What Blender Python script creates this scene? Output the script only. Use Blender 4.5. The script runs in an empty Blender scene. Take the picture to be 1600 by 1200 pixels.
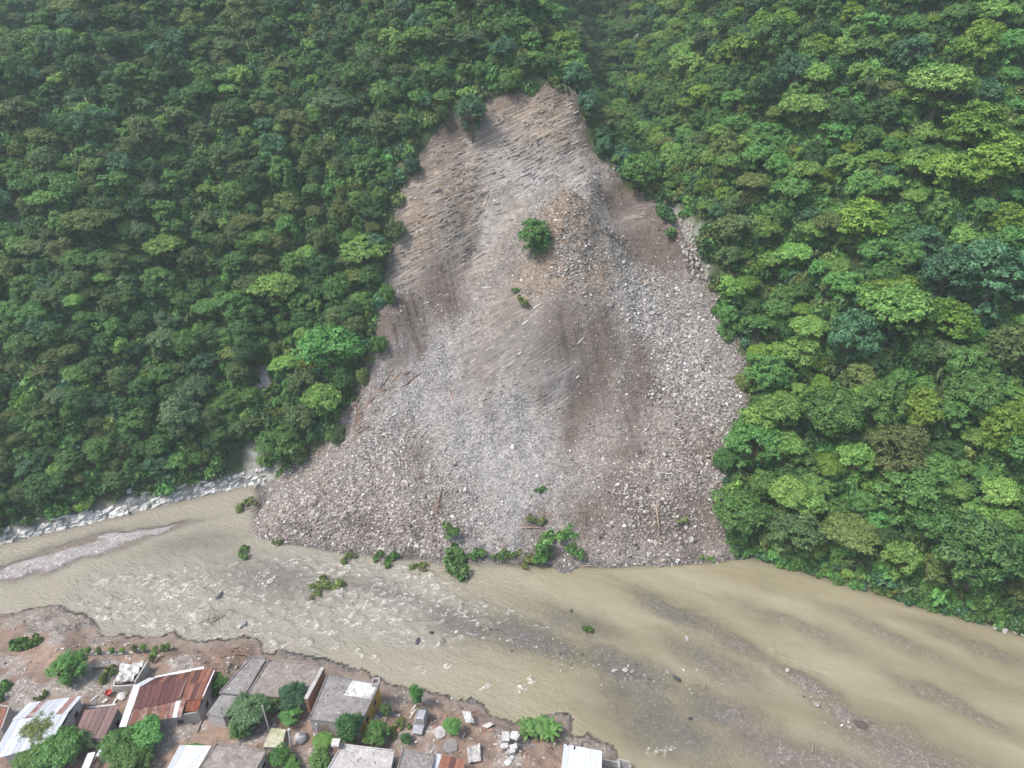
import bpy, bmesh, math, random
import numpy as np
from mathutils import Vector, Matrix, Euler

random.seed(7)
RNG = np.random.default_rng(11)
scene = bpy.context.scene
COL = scene.collection

# ------------------------------------------------------------------ camera
CAM_Z, PITCH, FPX = 100.0, math.radians(30.0), 1081.0
cam_d = bpy.data.cameras.new('camera')
cam = bpy.data.objects.new('camera', cam_d)
COL.objects.link(cam)
cam.location = (0, 0, CAM_Z)
cam.rotation_euler = (math.pi / 2 - PITCH, 0, 0)
cam_d.sensor_width = 36.0
cam_d.lens = 36.0 * FPX / 1600.0
cam_d.clip_start = 0.5
cam_d.clip_end = 3000
scene.camera = cam

# ------------------------------------------------------------------ sky, sun, exposure
SUN_EL, SUN_AZ = math.radians(59), math.radians(248)      # azimuth clockwise from +Y
world = bpy.data.worlds.new('World')
scene.world = world
world.use_nodes = True
wn = world.node_tree
sky = wn.nodes.new('ShaderNodeTexSky')
sky.sky_type = 'NISHITA'
sky.sun_disc = False
sky.sun_elevation = SUN_EL
sky.sun_rotation = SUN_AZ
sky.dust_density = 3.0
sky.ozone_density = 0.6
wn.links.new(sky.outputs[0], wn.nodes['Background'].inputs[0])
wn.nodes['Background'].inputs[1].default_value = 0.13
sun_d = bpy.data.lights.new('sun', 'SUN')
sun_d.energy = 2.3
sun_d.angle = math.radians(11)
sun_d.color = (1.0, 0.96, 0.9)
sun = bpy.data.objects.new('sun', sun_d)
COL.objects.link(sun)
sd = Vector((math.sin(SUN_AZ) * math.cos(SUN_EL), math.cos(SUN_AZ) * math.cos(SUN_EL), math.sin(SUN_EL)))
sun.rotation_euler = sd.to_track_quat('Z', 'Y').to_euler()
sun.location = (0, 0, 300)
scene.view_settings.view_transform = 'Standard'
scene.view_settings.look = 'None'
scene.view_settings.gamma = 1.0
scene.view_settings.use_curve_mapping = False
scene.view_settings.exposure = 0.86
scene.cycles.use_adaptive_sampling = True
scene.cycles.adaptive_threshold = 0.03
scene.cycles.max_bounces = 5
scene.cycles.diffuse_bounces = 2
scene.cycles.glossy_bounces = 2
scene.cycles.transmission_bounces = 2
scene.cycles.transparent_max_bounces = 6
scene.cycles.volume_bounces = 1

# ------------------------------------------------------------------ small maths: noise, rays
def _hash(ix, iy, iz, seed):
    h = (ix.astype(np.int64) * 374761393 + iy.astype(np.int64) * 668265263 + iz.astype(np.int64) * 2147483647 + seed * 974711) & 0xFFFFFFFF
    h = ((h ^ (h >> 13)) * 1274126177) & 0xFFFFFFFF
    h = ((h ^ (h >> 16)) * 2246822519) & 0xFFFFFFFF
    return ((h ^ (h >> 15)) & 0xFFFFFF) / float(0xFFFFFF)

def vnoise(x, y, z=0.0, seed=0):
    x = np.asarray(x, float); y = np.asarray(y, float); z = np.zeros_like(x) + z
    ix, iy, iz = np.floor(x), np.floor(y), np.floor(z)
    fx, fy, fz = x - ix, y - iy, z - iz
    fx = fx * fx * (3 - 2 * fx); fy = fy * fy * (3 - 2 * fy); fz = fz * fz * (3 - 2 * fz)
    ix = ix.astype(np.int64); iy = iy.astype(np.int64); iz = iz.astype(np.int64)
    r = 0
    for dx in (0, 1):
        for dy in (0, 1):
            for dz in (0, 1):
                w = (fx if dx else 1 - fx) * (fy if dy else 1 - fy) * (fz if dz else 1 - fz)
                r = r + w * _hash(ix + dx, iy + dy, iz + dz, seed)
    return r * 2 - 1

def fbm(x, y, z=0.0, seed=0, octv=4, gain=0.5):
    a, f, s = 1.0, 1.0, 0
    for o in range(octv):
        s = s + a * vnoise(np.asarray(x) * f, np.asarray(y) * f, np.asarray(z) * f, seed + o * 17)
        a *= gain; f *= 2.03
    return s

CP, SP = math.cos(PITCH), math.sin(PITCH)
def ray(px, py):
    u, v = (px - 800) / FPX, (600 - py) / FPX
    return np.array((u, CP + SP * v, -SP + CP * v))

def at_h(px, py, h):
    """world point seen at a pixel of the photograph, at height h"""
    r = ray(px, py)
    return np.array((0, 0, CAM_Z)) + r * ((h - CAM_Z) / r[2])

def at_y(px, py, y):
    r = ray(px, py)
    return np.array((0, 0, CAM_Z)) + r * (y / r[1])

def to_px(p):
    x, y, z = p[0], p[1], p[2] - CAM_Z
    d = y * CP - z * SP
    return 800 + FPX * x / d, 600 - FPX * (y * SP + z * CP) / d, d

def smoothstep(a, b, x):
    t = np.clip((x - a) / (b - a), 0, 1)
    return t * t * (3 - 2 * t)

def poly_dist(poly, x, y):
    """signed distance to a polygon, positive inside"""
    x = np.asarray(x, float); y = np.asarray(y, float)
    d2 = np.full(x.shape, 1e18); inside = np.zeros(x.shape, bool)
    n = len(poly)
    for i in range(n):
        ax, ay = poly[i][:2]; bx, by = poly[(i + 1) % n][:2]
        ex, ey = bx - ax, by - ay
        t = np.clip(((x - ax) * ex + (y - ay) * ey) / (ex * ex + ey * ey + 1e-12), 0, 1)
        d2 = np.minimum(d2, (x - ax - t * ex) ** 2 + (y - ay - t * ey) ** 2)
        c = (ay > y) != (by > y)
        with np.errstate(divide='ignore', invalid='ignore'):
            xi = (bx - ax) * (y - ay) / (by - ay if by != ay else 1e-12) + ax
        inside ^= c & (x < xi)
    d = np.sqrt(d2)
    return np.where(inside, d, -d)

def line_dist(pts, x, y):
    d2 = np.full(np.shape(x), 1e18)
    for (ax, ay), (bx, by) in zip(pts[:-1], pts[1:]):
        ex, ey = bx - ax, by - ay
        t = np.clip(((x - ax) * ex + (y - ay) * ey) / (ex * ex + ey * ey + 1e-12), 0, 1)
        d2 = np.minimum(d2, (x - ax - t * ex) ** 2 + (y - ay - t * ey) ** 2)
    return np.sqrt(d2)

# ------------------------------------------------------------------ terrain as functions of world x, y
_bx = np.linspace(-600, 600, 1201)
_by = np.interp(_bx, [-600, -200, -106, -59, -40, -10, 20, 48, 91, 150, 600], [-70, 70, 107.5, 128, 124, 116, 109, 104, 84.5, 58, -140])
_k = np.exp(-np.linspace(-2, 2, 17) ** 2); _k /= _k.sum()
_by[8:-8] = np.convolve(_by, _k, 'valid')
def north_bank(x):
    return np.interp(x, _bx, _by)

def smin(a, b, k):
    h = np.clip(0.5 + 0.5 * (b - a) / k, 0, 1)
    return b * (1 - h) + a * h - k * h * (1 - h)

def hill_raw(x, y):
    t = y - north_bank(x)
    k = np.interp(x, [-200, -100, -40, 0, 20, 50, 90, 200], [.72, .76, .93, .95, .92, .80, .78, .78])
    p = np.where(t > 0, k * t + 1.2 * (1 - np.exp(-np.maximum(t, 0) / 1.5)), 1.0 * t)
    th = np.interp(y, [90, 157, 190, 235, 318, 400, 480], [-7, 42, 48.5, 48, 58, 100, 170])
    xg = np.interp(y, [100, 157, 190, 250, 318, 480], [48, 43.5, 39.5, 38, 41, 46])
    v = th + np.interp(y, [150, 195, 225], [1.0, 1.05, 1.5]) * (np.sqrt((x - xg) ** 2 + 9) - 3)
    th2 = np.interp(y, [90, 200, 300, 480], [5, 52, 96, 150])
    xg2 = np.interp(y, [100, 200, 300, 480], [-235, -172, -150, -140])
    v2 = th2 + 0.85 * (np.sqrt((x - xg2) ** 2 + 60) - 7)
    h = np.where(t > 2, smin(smin(p, v, 5), v2, 8), p)
    und = (fbm(x / 38, y / 38, seed=3, octv=3) * 2.6 + fbm(x / 21, y / 85, seed=4, octv=2) * 3.6) * smoothstep(4, 30, t)
    return h + und

# rim of the landslide: photograph pixel and distance y of each point
RIM_L = [(430, 755, 125), (510, 690, 130), (540, 640, 133), (575, 570, 140), (590, 480, 152), (603, 400, 168), (625, 300, 178),
         (680, 200, 190), (715, 165, 193.5), (770, 150, 194), (840, 138, 195), (900, 140, 194), (925, 225, 190), (960, 260, 185),
         (1010, 300, 178), (1050, 345, 167), (1090, 410, 158), (1130, 480, 147), (1160, 560, 137), (1175, 640, 127), (1140, 690, 121), (1130, 760, 113), (1150, 840, 106)]
RIM = np.array([at_y(*p) for p in RIM_L])
TOE_PX = [(1175, 868), (1100, 878), (1000, 883), (900, 882), (800, 881), (740, 878), (660, 874), (590, 868), (520, 860), (460, 850), (420, 838), (401, 810), (405, 785)]
TOE = np.array([at_h(px, py, 0.0) for px, py in TOE_PX])
SLIDE_POLY = [tuple(p[:2]) for p in RIM] + [tuple(p[:2]) for p in TOE]

# the hillside is bent to pass through the rim
_A = np.exp(-((RIM[:, None, :2] - RIM[None, :, :2]) ** 2).sum(-1) / 18.0 ** 2) + 0.15 * np.eye(len(RIM))
_w = np.linalg.solve(_A, RIM[:, 2] - hill_raw(RIM[:, 0], RIM[:, 1]))
def hill_h(x, y):
    x = np.asarray(x, float); y = np.asarray(y, float)
    h = hill_raw(x, y)
    r = 0
    for i in range(len(RIM)):
        r = r + _w[i] * np.exp(-((x - RIM[i, 0]) ** 2 + (y - RIM[i, 1]) ** 2) / 18.0 ** 2)
    return h + r * smoothstep(0, 6, y - north_bank(x))

# inside of the landslide: pixel and height
SL = [(500, 775, 5), (450, 810, 4), (560, 770, 7), (650, 760, 9), (800, 760, 9.5), (900, 760, 10), (1000, 760, 10.5), (1090, 760, 10.5),
      (480, 835, 1.6), (600, 840, 2.6), (700, 845, 2.6), (800, 850, 2.5), (900, 850, 2.8), (1000, 850, 2.8), (1100, 850, 2.6),
      (600, 650, 16.5), (700, 650, 16.6), (830, 650, 17.6), (920, 650, 19.0), (1000, 650, 19.2), (1120, 650, 19.6),
      (700, 530, 26.6), (620, 540, 27.4), (705, 600, 20.8), (715, 620, 19.6), (640, 480, 32.5), (1050, 520, 30.6), (1100, 560, 27.3), (990, 580, 26.2),
      (720, 430, 36.4), (760, 360, 44.6), (770, 450, 36.0), (650, 435, 36.5), (700, 350, 47.6), (960, 330, 49.4), (1000, 400, 41.6), (1050, 430, 39.6), (990, 460, 37.2)]
SLY = [(835, 294, 176.0), (880, 291, 177.2), (930, 292, 176.4), (650, 330, 173.8), (700, 260, 182.2), (750, 250, 183.2), (800, 190, 189.7), (880, 180, 190.7), (850, 220, 186.5), (900, 270, 180.6), (780, 300, 177.6), (740, 210, 187.2), (840, 160, 192.7),
       (880, 303, 159.5), (905, 308, 160.5), (835, 325, 163.5), (935, 335, 162.5), (880, 340, 155.8), (845, 400, 153), (920, 400, 153), (945, 430, 150.5), (850, 480, 144), (800, 480, 147), (930, 480, 144), (855, 552, 135.4), (790, 540, 139.5), (755, 585, 136), (905, 555, 135.4), (830, 592, 132.4), (950, 545, 137.2), (890, 620, 129.8)]
SLP = np.array([at_h(*p) for p in SL] + [at_y(*p) for p in SLY] + [np.array(q) for q in ((11, 169.5, 53.6), (3, 169, 51.0), (20, 168.5, 52.4))])
_out = []
for (px, py) in TOE_PX:
    q = at_h(px, py, 0.0); c = np.array((0.0, 118.0))
    o = q[:2] + (q[:2] - c) / np.linalg.norm(q[:2] - c) * 7
    _out.append((o[0], o[1], -3.5))
CTRL = np.vstack([SLP, RIM, TOE, np.array(_out)])
def _tps(r2):
    return np.where(r2 > 1e-9, 0.5 * r2 * np.log(r2 + 1e-12), 0)
_n = len(CTRL)
_K = _tps(((CTRL[:, None, :2] - CTRL[None, :, :2]) ** 2).sum(-1)) + 1.5 * np.eye(_n)
_P = np.hstack([np.ones((_n, 1)), CTRL[:, :2]])
_M = np.block([[_K, _P], [_P.T, np.zeros((3, 3))]])
_tw = np.linalg.solve(_M, np.concatenate([CTRL[:, 2], np.zeros(3)]))
def slide_smooth(x, y):
    x = np.asarray(x, float); y = np.asarray(y, float)
    r = _tw[_n] + _tw[_n + 1] * x + _tw[_n + 2] * y
    for i in range(_n):
        r = r + _tw[i] * _tps((x - CTRL[i, 0]) ** 2 + (y - CTRL[i, 1]) ** 2)
    return r

# south bank (village side) and the river bed
SB_PX = [(-500, 1090), (-200, 1000), (0, 972), (60, 957), (110, 966), (150, 1000), (200, 1003), (262, 1004), (320, 1012), (390, 1008), (400, 1030), (500, 1044), (600, 1078), (625, 1082), (640, 1093),
         (690, 1100), (725, 1106), (760, 1128), (800, 1150), (835, 1143), (872, 1130), (884, 1160), (938, 1182), (950, 1215), (1000, 1300)]
SB = np.array([at_h(px, py, 0.3)[:2] for px, py in SB_PX])
SB_POLY = [tuple(p) for p in SB] + [(20, 10), (20, -60), (-320, -60), (-320, 40)]

def ell(px, py, L, W, ang, hgt):
    p = at_h(px, py, 0)
    return (p[0], p[1], L, W * (1.25 if px < 250 else 1.1), math.radians(ang), hgt + (.05 if px > 700 else 0))
# bars and shallows: pixel, length, width, direction, crest height
BARS = [ell(95, 870, 19, 2.6, 22, 1.7), ell(215, 834, 13, 1.7, 17, 1.65), ell(20, 895, 16, 2.3, 24, 1.7), ell(120, 852, 17, 2.2, 24, 1.12),
        ell(430, 905, 17, 5.5, -16, .92), ell(310, 850, 14, 4.0, 10, .9), ell(600, 925, 13, 3.0, -20, .88),
        ell(840, 1000, 17, 4.2, -22, 1.08), ell(980, 1046, 15, 4.4, -28, 1.10), ell(720, 975, 11, 3.2, -20, 1.02), ell(900, 975, 12, 4.0, -24, .95),
        ell(1110, 1040, 14, 4.0, -33, 1.02), ell(1060, 960, 13, 2.6, -36, 1.02), ell(1150, 1005, 10, 2.8, -38, 1.03),
        ell(1265, 1072, 9, 2.6, -40, 1.20), ell(1340, 1130, 11, 3.2, -38, 1.18), ell(1440, 1195, 18, 6.5, -35, 1.13),
        ell(1130, 1110, 12, 4.6, -22, 1.10), ell(1215, 1170, 14, 5.2, -25, 1.12), ell(1050, 1140, 17, 6.5, -30, 1.05), ell(1320, 1215, 16, 6.5, -25, 1.12), ell(1000, 1085, 12, 4.5, -28, 1.04),
        ell(1480, 1095, 14, 2.4, -38, 1.0), ell(1400, 1000, 15, 2.6, -36, .95), ell(1530, 1010, 14, 2.6, -34, .92), ell(1250, 980, 16, 2.4, -32, .9),
        ell(770, 1150, 7, 3.0, -20, 1.15)]
def river_h(x, y):
    """bed of the river and the village ground south of it"""
    x = np.asarray(x, float); y = np.asarray(y, float)
    wx = x + fbm(x / 5, y / 5, seed=5, octv=3) * 0.9
    wy = y + fbm(x / 5, y / 5, seed=9, octv=3) * 0.9
    bed = np.full(x.shape, -1.2)
    bump = np.zeros(x.shape)
    for (cx, cy, L, W, a, hg) in BARS:
        dx, dy = wx - cx, wy - cy
        u = (dx * math.cos(a) + dy * math.sin(a)) / L; v = (-dx * math.sin(a) + dy * math.cos(a)) / W
        bump = np.maximum(bump, hg * np.exp(-(u * u + v * v) ** 1.2))
    bed = bed + bump + 0.06 * fbm(x / 1.5, y / 1.5, seed=21, octv=3)
    dn = north_bank(x) - y
    bed = np.maximum(bed, -0.35 * dn - 0.1 + 0.0 * x)
    s = poly_dist(SB_POLY, x, y)
    s2 = s + 0.9 * fbm(x / 3.0, y / 3.0, seed=31, octv=4)
    land = (.55 * smoothstep(-.8, 1.4, s2) + 1.75 * smoothstep(.6, 6.0, s2)) + 0.35 * fbm(x / 7, y / 7, seed=33, octv=4) * smoothstep(0, 3, s2)
    flood = smoothstep(-75, -60, x) * 0 + 0
    land = land + flood
    # the far-left spit is lower and gravelly
    low = smoothstep(-38, -50, x) * smoothstep(84, 88, y)
    land = land * (1 - 0.45 * low)
    return np.where(s2 > -2.2, np.maximum(bed + smoothstep(-2.2, 0.9, s2) * 1.2, land), bed)

def ground_h(x, y):
    """everything the camera can stand things on"""
    x = np.asarray(x, float); y = np.asarray(y, float)
    out = np.where(y > north_bank(x), hill_h(x, y), river_h(x, y))
    sd_ = poly_dist(SLIDE_POLY, x, y)
    return np.where(sd_ > -1.0, np.where(y > north_bank(x) + 2, slide_smooth(x, y), np.maximum(slide_smooth(x, y), out)), out)

def hit(px, py, fn=None):
    """first terrain point along the ray through a pixel of the photograph"""
    r = ray(px, py)
    t = np.arange(95, 420, 0.3)
    P = np.array((0, 0, CAM_Z))[None] + r[None] * t[:, None]
    g = (fn or ground_h)(P[:, 0], P[:, 1])
    i = np.argmax(P[:, 2] < g)
    return P[i] if P[i, 2] < g[i] else P[-1]

# ------------------------------------------------------------------ mesh and material helpers
def new_mesh(name, V, F, mat=None, smooth=False):
    me = bpy.data.meshes.new(name)
    V = np.asarray(V, np.float32)
    if isinstance(F, np.ndarray) and F.ndim == 2:
        n, k = F.shape
        me.vertices.add(len(V)); me.vertices.foreach_set('co', V.ravel())
        me.loops.add(n * k); me.loops.foreach_set('vertex_index', F.astype(np.int32).ravel())
        me.polygons.add(n); me.polygons.foreach_set('loop_start', np.arange(0, n * k, k, dtype=np.int32))
        me.update(calc_edges=True); me.validate()
    else:
        me.from_pydata([tuple(map(float, v)) for v in V], [], F)
        me.update()
    if mat: me.materials.append(mat)
    if smooth: me.polygons.foreach_set('use_smooth', np.ones(len(me.polygons), bool))
    return me

def link(name, me, parent=None, loc=None):
    o = bpy.data.objects.new(name, me); COL.objects.link(o)
    if parent is not None: o.parent = parent
    if loc is not None: o.location = loc
    return o

def tag(o, label=None, cat=None, group=None, kind=None):
    if label: o['label'] = label
    if cat: o['category'] = cat
    if group: o['group'] = group
    if kind: o['kind'] = kind
    return o

def empty(name, loc, rz=0.0):
    o = bpy.data.objects.new(name, None); COL.objects.link(o)
    o.location = [float(c) for c in loc]; o.rotation_euler = (0, 0, rz); o.empty_display_size = 0.3
    return o

def attr(me, name, data, kind='FLOAT'):
    if kind == 'COLOR':
        a = me.attributes.new(name, 'FLOAT_COLOR', 'POINT')
        d = np.ones((len(data), 4), np.float32); d[:, :3] = data
        a.data.foreach_set('color', d.ravel())
    elif kind == 'VEC':
        a = me.attributes.new(name, 'FLOAT_VECTOR', 'POINT'); a.data.foreach_set('vector', np.asarray(data, np.float32).ravel())
    elif kind == 'INT':
        a = me.attributes.new(name, 'INT', 'POINT'); a.data.foreach_set('value', np.asarray(data, np.int32))
    else:
        a = me.attributes.new(name, 'FLOAT', 'POINT'); a.data.foreach_set('value', np.asarray(data, np.float32))

class MT:
    """a small builder of node materials"""
    def __init__(s, name):
        s.m = bpy.data.materials.new(name); s.m.use_nodes = True
        s.t = s.m.node_tree; s.b = s.t.nodes['Principled BSDF']; s.out = s.t.nodes['Material Output']
    def n(s, typ, **kw):
        nd = s.t.nodes.new(typ)
        for k, v in kw.items(): setattr(nd, k, v)
        return nd
    def l(s, a, b): s.t.links.new(a, b)
    def set(s, **kw):
        for k, v in kw.items():
            i = s.b.inputs[k.replace('_', ' ')]
            if hasattr(v, 'links') or isinstance(v, bpy.types.NodeSocket): s.l(v, i)
            else: i.default_value = v if not isinstance(v, tuple) or len(v) != 3 else (*v, 1)
        return s
    def coord(s, kind='Object'):
        return s.n('ShaderNodeTexCoord').outputs[kind]
    def pos(s): return s.n('ShaderNodeNewGeometry').outputs['Position']
    def noise(s, scale, detail=4, rough=.55, vec=None, dist=0.0):
        nd = s.n('ShaderNodeTexNoise'); nd.inputs['Scale'].default_value = scale; nd.inputs['Detail'].default_value = detail
        nd.inputs['Roughness'].default_value = rough; nd.inputs['Distortion'].default_value = dist
        if vec is not None: s.l(vec, nd.inputs['Vector'])
        return nd.outputs['Fac']
    def voro(s, scale, vec=None, out='Distance', feature='F1'):
        nd = s.n('ShaderNodeTexVoronoi', feature=feature); nd.inputs['Scale'].default_value = scale
        if vec is not None: s.l(vec, nd.inputs['Vector'])
        return nd.outputs[out]
    def map(s, vec, scale=(1, 1, 1), rot=(0, 0, 0), loc=(0, 0, 0)):
        nd = s.n('ShaderNodeMapping'); nd.inputs['Scale'].default_value = scale; nd.inputs['Rotation'].default_value = rot; nd.inputs['Location'].default_value = loc
        s.l(vec, nd.inputs['Vector']); return nd.outputs[0]
    def ramp(s, fac, stops, interp='LINEAR'):
        nd = s.n('ShaderNodeValToRGB'); cr = nd.color_ramp; cr.interpolation = interp
        while len(cr.elements) < len(stops): cr.elements.new(0.5)
        for e, (p, c) in zip(cr.elements, stops):
            e.position = p; e.color = (*c, 1) if isinstance(c, tuple) else (c, c, c, 1)
        s.l(fac, nd.inputs[0]); return nd.outputs[0]
    def mix(s, fac, a, b, mode='MIX'):
        nd = s.n('ShaderNodeMix', data_type='RGBA', blend_type=mode)
        for v, i in ((fac, nd.inputs[0]), (a, nd.inputs[6]), (b, nd.inputs[7])):
            if isinstance(v, bpy.types.NodeSocket): s.l(v, i)
            else: i.default_value = v if not isinstance(v, tuple) else (*v, 1)
        return nd.outputs[2]
    def math(s, op, a, b=0.0, c=0.0):
        nd = s.n('ShaderNodeMath', operation=op)
        for v, i in zip((a, b, c), nd.inputs):
            if isinstance(v, bpy.types.NodeSocket): s.l(v, i)
            else: i.default_value = v
        return nd.outputs[0]
    def attr(s, name, out='Fac'):
        nd = s.n('ShaderNodeAttribute', attribute_name=name); return nd.outputs[out]
    def bump(s, h, strength=.5, dist=.1):
        nd = s.n('ShaderNodeBump'); nd.inputs['Strength'].default_value = strength; nd.inputs['Distance'].default_value = dist
        s.l(h, nd.inputs['Height']); s.l(nd.outputs[0], s.b.inputs['Normal']); return nd
    def rand(s): return s.n('ShaderNodeObjectInfo').outputs['Random']

def grid_faces(nx, ny):
    i = np.arange(nx * ny).reshape(ny, nx)
    return np.stack([i[:-1, :-1].ravel(), i[:-1, 1:].ravel(), i[1:, 1:].ravel(), i[1:, :-1].ravel()], 1)

def steps(*segs):
    out = []
    for a, b, s in segs: out.append(np.arange(a, b, s))
    return np.concatenate(out + [np.array([segs[-1][1]])])

def drop_faces(V, F, keep_f):
    F = F[keep_f]
    used = np.unique(F)
    remap = np.full(len(V), -1); remap[used] = np.arange(len(used))
    return V[used], remap[F], used

def scatter(name, pts, rot, scl, idx, sources, kind='stuff'):
    """one object that instances a set of source meshes on points (geometry nodes)"""
    coll = bpy.data.collections.new(name + '_sources')
    for i, me in enumerate(sources):
        so = bpy.data.objects.new('source_%s_%02d' % (name, i), me); coll.objects.link(so)
    me = bpy.data.meshes.new(name)
    me.vertices.add(len(pts)); me.vertices.foreach_set('co', np.asarray(pts, np.float32).ravel())
    attr(me, 'rot', rot, 'VEC'); attr(me, 'scl', scl, 'VEC'); attr(me, 'idx', idx, 'INT')
    o = link(name, me); o['kind'] = kind
    g = bpy.data.node_groups.new(name + '_nodes', 'GeometryNodeTree')
    g.interface.new_socket('Geometry', in_out='INPUT', socket_type='NodeSocketGeometry')
    g.interface.new_socket('Geometry', in_out='OUTPUT', socket_type='NodeSocketGeometry')
    N = g.nodes; L = g.links
    gi = N.new('NodeGroupInput'); go = N.new('NodeGroupOutput'); iop = N.new('GeometryNodeInstanceOnPoints')
    ci = N.new('GeometryNodeCollectionInfo'); ci.inputs['Collection'].default_value = coll
    ci.inputs['Separate Children'].default_value = True; ci.inputs['Reset Children'].default_value = True
    def na(nm, t):
        q = N.new('GeometryNodeInputNamedAttribute'); q.data_type = t; q.inputs[0].default_value = nm
        return [x for x in q.outputs if x.enabled and x.name == 'Attribute'][0]
    e2r = N.new('FunctionNodeEulerToRotation')
    L.new(gi.outputs[0], iop.inputs['Points']); L.new(ci.outputs[0], iop.inputs['Instance'])
    iop.inputs['Pick Instance'].default_value = True
    L.new(na('idx', 'INT'), iop.inputs['Instance Index'])
    L.new(na('rot', 'FLOAT_VECTOR'), e2r.inputs[0]); L.new(e2r.outputs[0], iop.inputs['Rotation'])
    L.new(na('scl', 'FLOAT_VECTOR'), iop.inputs['Scale']); L.new(iop.outputs[0], go.inputs[0])
    md = o.modifiers.new('scatter', 'NODES'); md.node_group = g
    return o

# ================================================================== SETTING
# ------------------------------------------------------------------ materials of the ground
def mat_hill():
    m = MT('forest_floor'); p = m.pos()
    c = m.ramp(m.noise(.35, 6, .65, p), [(.3, (.03, .045, .018)), (.55, (.06, .085, .03)), (.75, (.12, .10, .065))])
    c = m.mix(m.attr('bare'), c, m.ramp(m.noise(.8, 7, .7, p), [(.3, (.24, .21, .185)), (.55, (.46, .44, .41)), (.7, (.58, .565, .54))]))
    m.set(Base_Color=c, Roughness=.95); m.bump(m.noise(1.5, 6, .7, p), .8, .6)
    return m.m

def mat_slide():
    m = MT('landslide_rubble'); p = m.pos()
    col = m.attr('Col', 'Color')
    v = m.voro(2.2, p, 'Color'); bw = m.n('ShaderNodeSeparateColor'); m.l(v, bw.inputs[0])
    speck = m.ramp(bw.outputs[0], [(0, .62), (.5, .95), (1, 1.28)])
    g = m.mix(m.attr('rubble'), 1.0, speck) if False else None
    nz = m.ramp(m.noise(.5, 8, .7, p), [(.3, .74), (.7, 1.2)])
    fine = m.ramp(m.noise(6, 4, .7, p), [(.3, .82), (.7, 1.15)])
    c = m.mix(1.0, col, nz, 'MULTIPLY'); c = m.mix(1.0, c, fine, 'MULTIPLY')
    c = m.mix(m.attr('rubble'), c, m.mix(1.0, c, speck, 'MULTIPLY'))
    m.set(Base_Color=c, Roughness=.92, Specular_IOR_Level=.25)
    h = m.math('ADD', m.math('MULTIPLY', m.voro(2.2, p), m.attr('rubble')), m.math('MULTIPLY', m.noise(4, 6, .75, p), .7))
    m.bump(h, .9, .35)
    return m.m

def mat_ground():
    m = MT('dirt_and_gravel'); p = m.pos()
    c = m.attr('Col', 'Color')
    nz = m.ramp(m.noise(.9, 8, .7, p), [(.3, .7), (.7, 1.25)])
    v = m.voro(3.5, p, 'Color'); bw = m.n('ShaderNodeSeparateColor'); m.l(v, bw.inputs[0])
    st = m.ramp(bw.outputs[0], [(0, .75), (.85, 1.05), (.95, 1.7)])
    c = m.mix(1.0, c, nz, 'MULTIPLY'); c = m.mix(m.attr('gravel'), c, m.mix(1.0, c, st, 'MULTIPLY'))
    m.set(Base_Color=c, Roughness=.9, Specular_IOR_Level=.3)
    m.bump(m.math('ADD', m.noise(2.5, 7, .7, p), m.math('MULTIPLY', m.voro(3.5, p), m.attr('gravel'))), .7, .25)
    return m.m

def mat_water():
    m = MT('muddy_water'); p = m.pos()
    flow = m.map(p, (1, 1, 1), (0, 0, math.radians(24)))
    streak = m.noise(.10, 5, .6, m.map(flow, (.35, 1.5, 1)), .6)
    silt = m.ramp(streak, [(.3, (.255, .225, .142)), (.5, (.305, .27, .178)), (.7, (.355, .318, .225))])
    gy = m.mix(m.attr('grey'), silt, (.385, .355, .295))
    # foam is a colour of the water itself: broken white water in the rapids
    fn = m.noise(2.3, 5, .75, p, .5)
    f = m.math('MULTIPLY', m.attr('foam'), m.ramp(fn, [(.36, 0.0), (.62, 1.5)]))
    ff = m.ramp(f, [(.22, 0.0), (.75, 1.0)])
    c = m.mix(ff, gy, (.72, .70, .66))
    m.set(Base_Color=c, Roughness=m.math('ADD', m.math('MULTIPLY', ff, .5), .14), Specular_IOR_Level=.5, IOR=1.33)
    rip = m.math('ADD', m.noise(.9, 5, .65, m.map(flow, (.75, 1.5, 1)), .4), m.math('MULTIPLY', m.noise(3.2, 3, .6, m.map(flow, (.6, 1.4, 1)), .3), .45))
    b = m.bump(rip, .5, .55)
    m.l(m.math('ADD', m.math('MULTIPLY', m.attr('rough'), 1.0), .16), b.inputs['Strength'])
    # clouded water: the shallower, the more of the bed is seen through it
    tr = m.n('ShaderNodeBsdfTransparent'); mx = m.n('ShaderNodeMixShader')
    m.l(m.math('MAXIMUM', m.attr('murk'), ff), mx.inputs[0]); m.l(tr.outputs[0], mx.inputs[1]); m.l(m.b.outputs[0], mx.inputs[2]); m.l(mx.outputs[0], m.out.inputs[0])
    return m.m

def mat_rock(name, stops):
    m = MT(name); o = m.coord('Object')
    r = m.n('ShaderNodeObjectInfo').outputs['Random']
    c = m.ramp(r, stops)
    c = m.mix(1.0, c, m.ramp(m.noise(2.5, 6, .7, o), [(.3, .7), (.7, 1.2)]), 'MULTIPLY')
    m.set(Base_Color=c, Roughness=.9, Specular_IOR_Level=.25); m.bump(m.noise(5, 5, .7, o), .5, .1)
    return m.m

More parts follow.
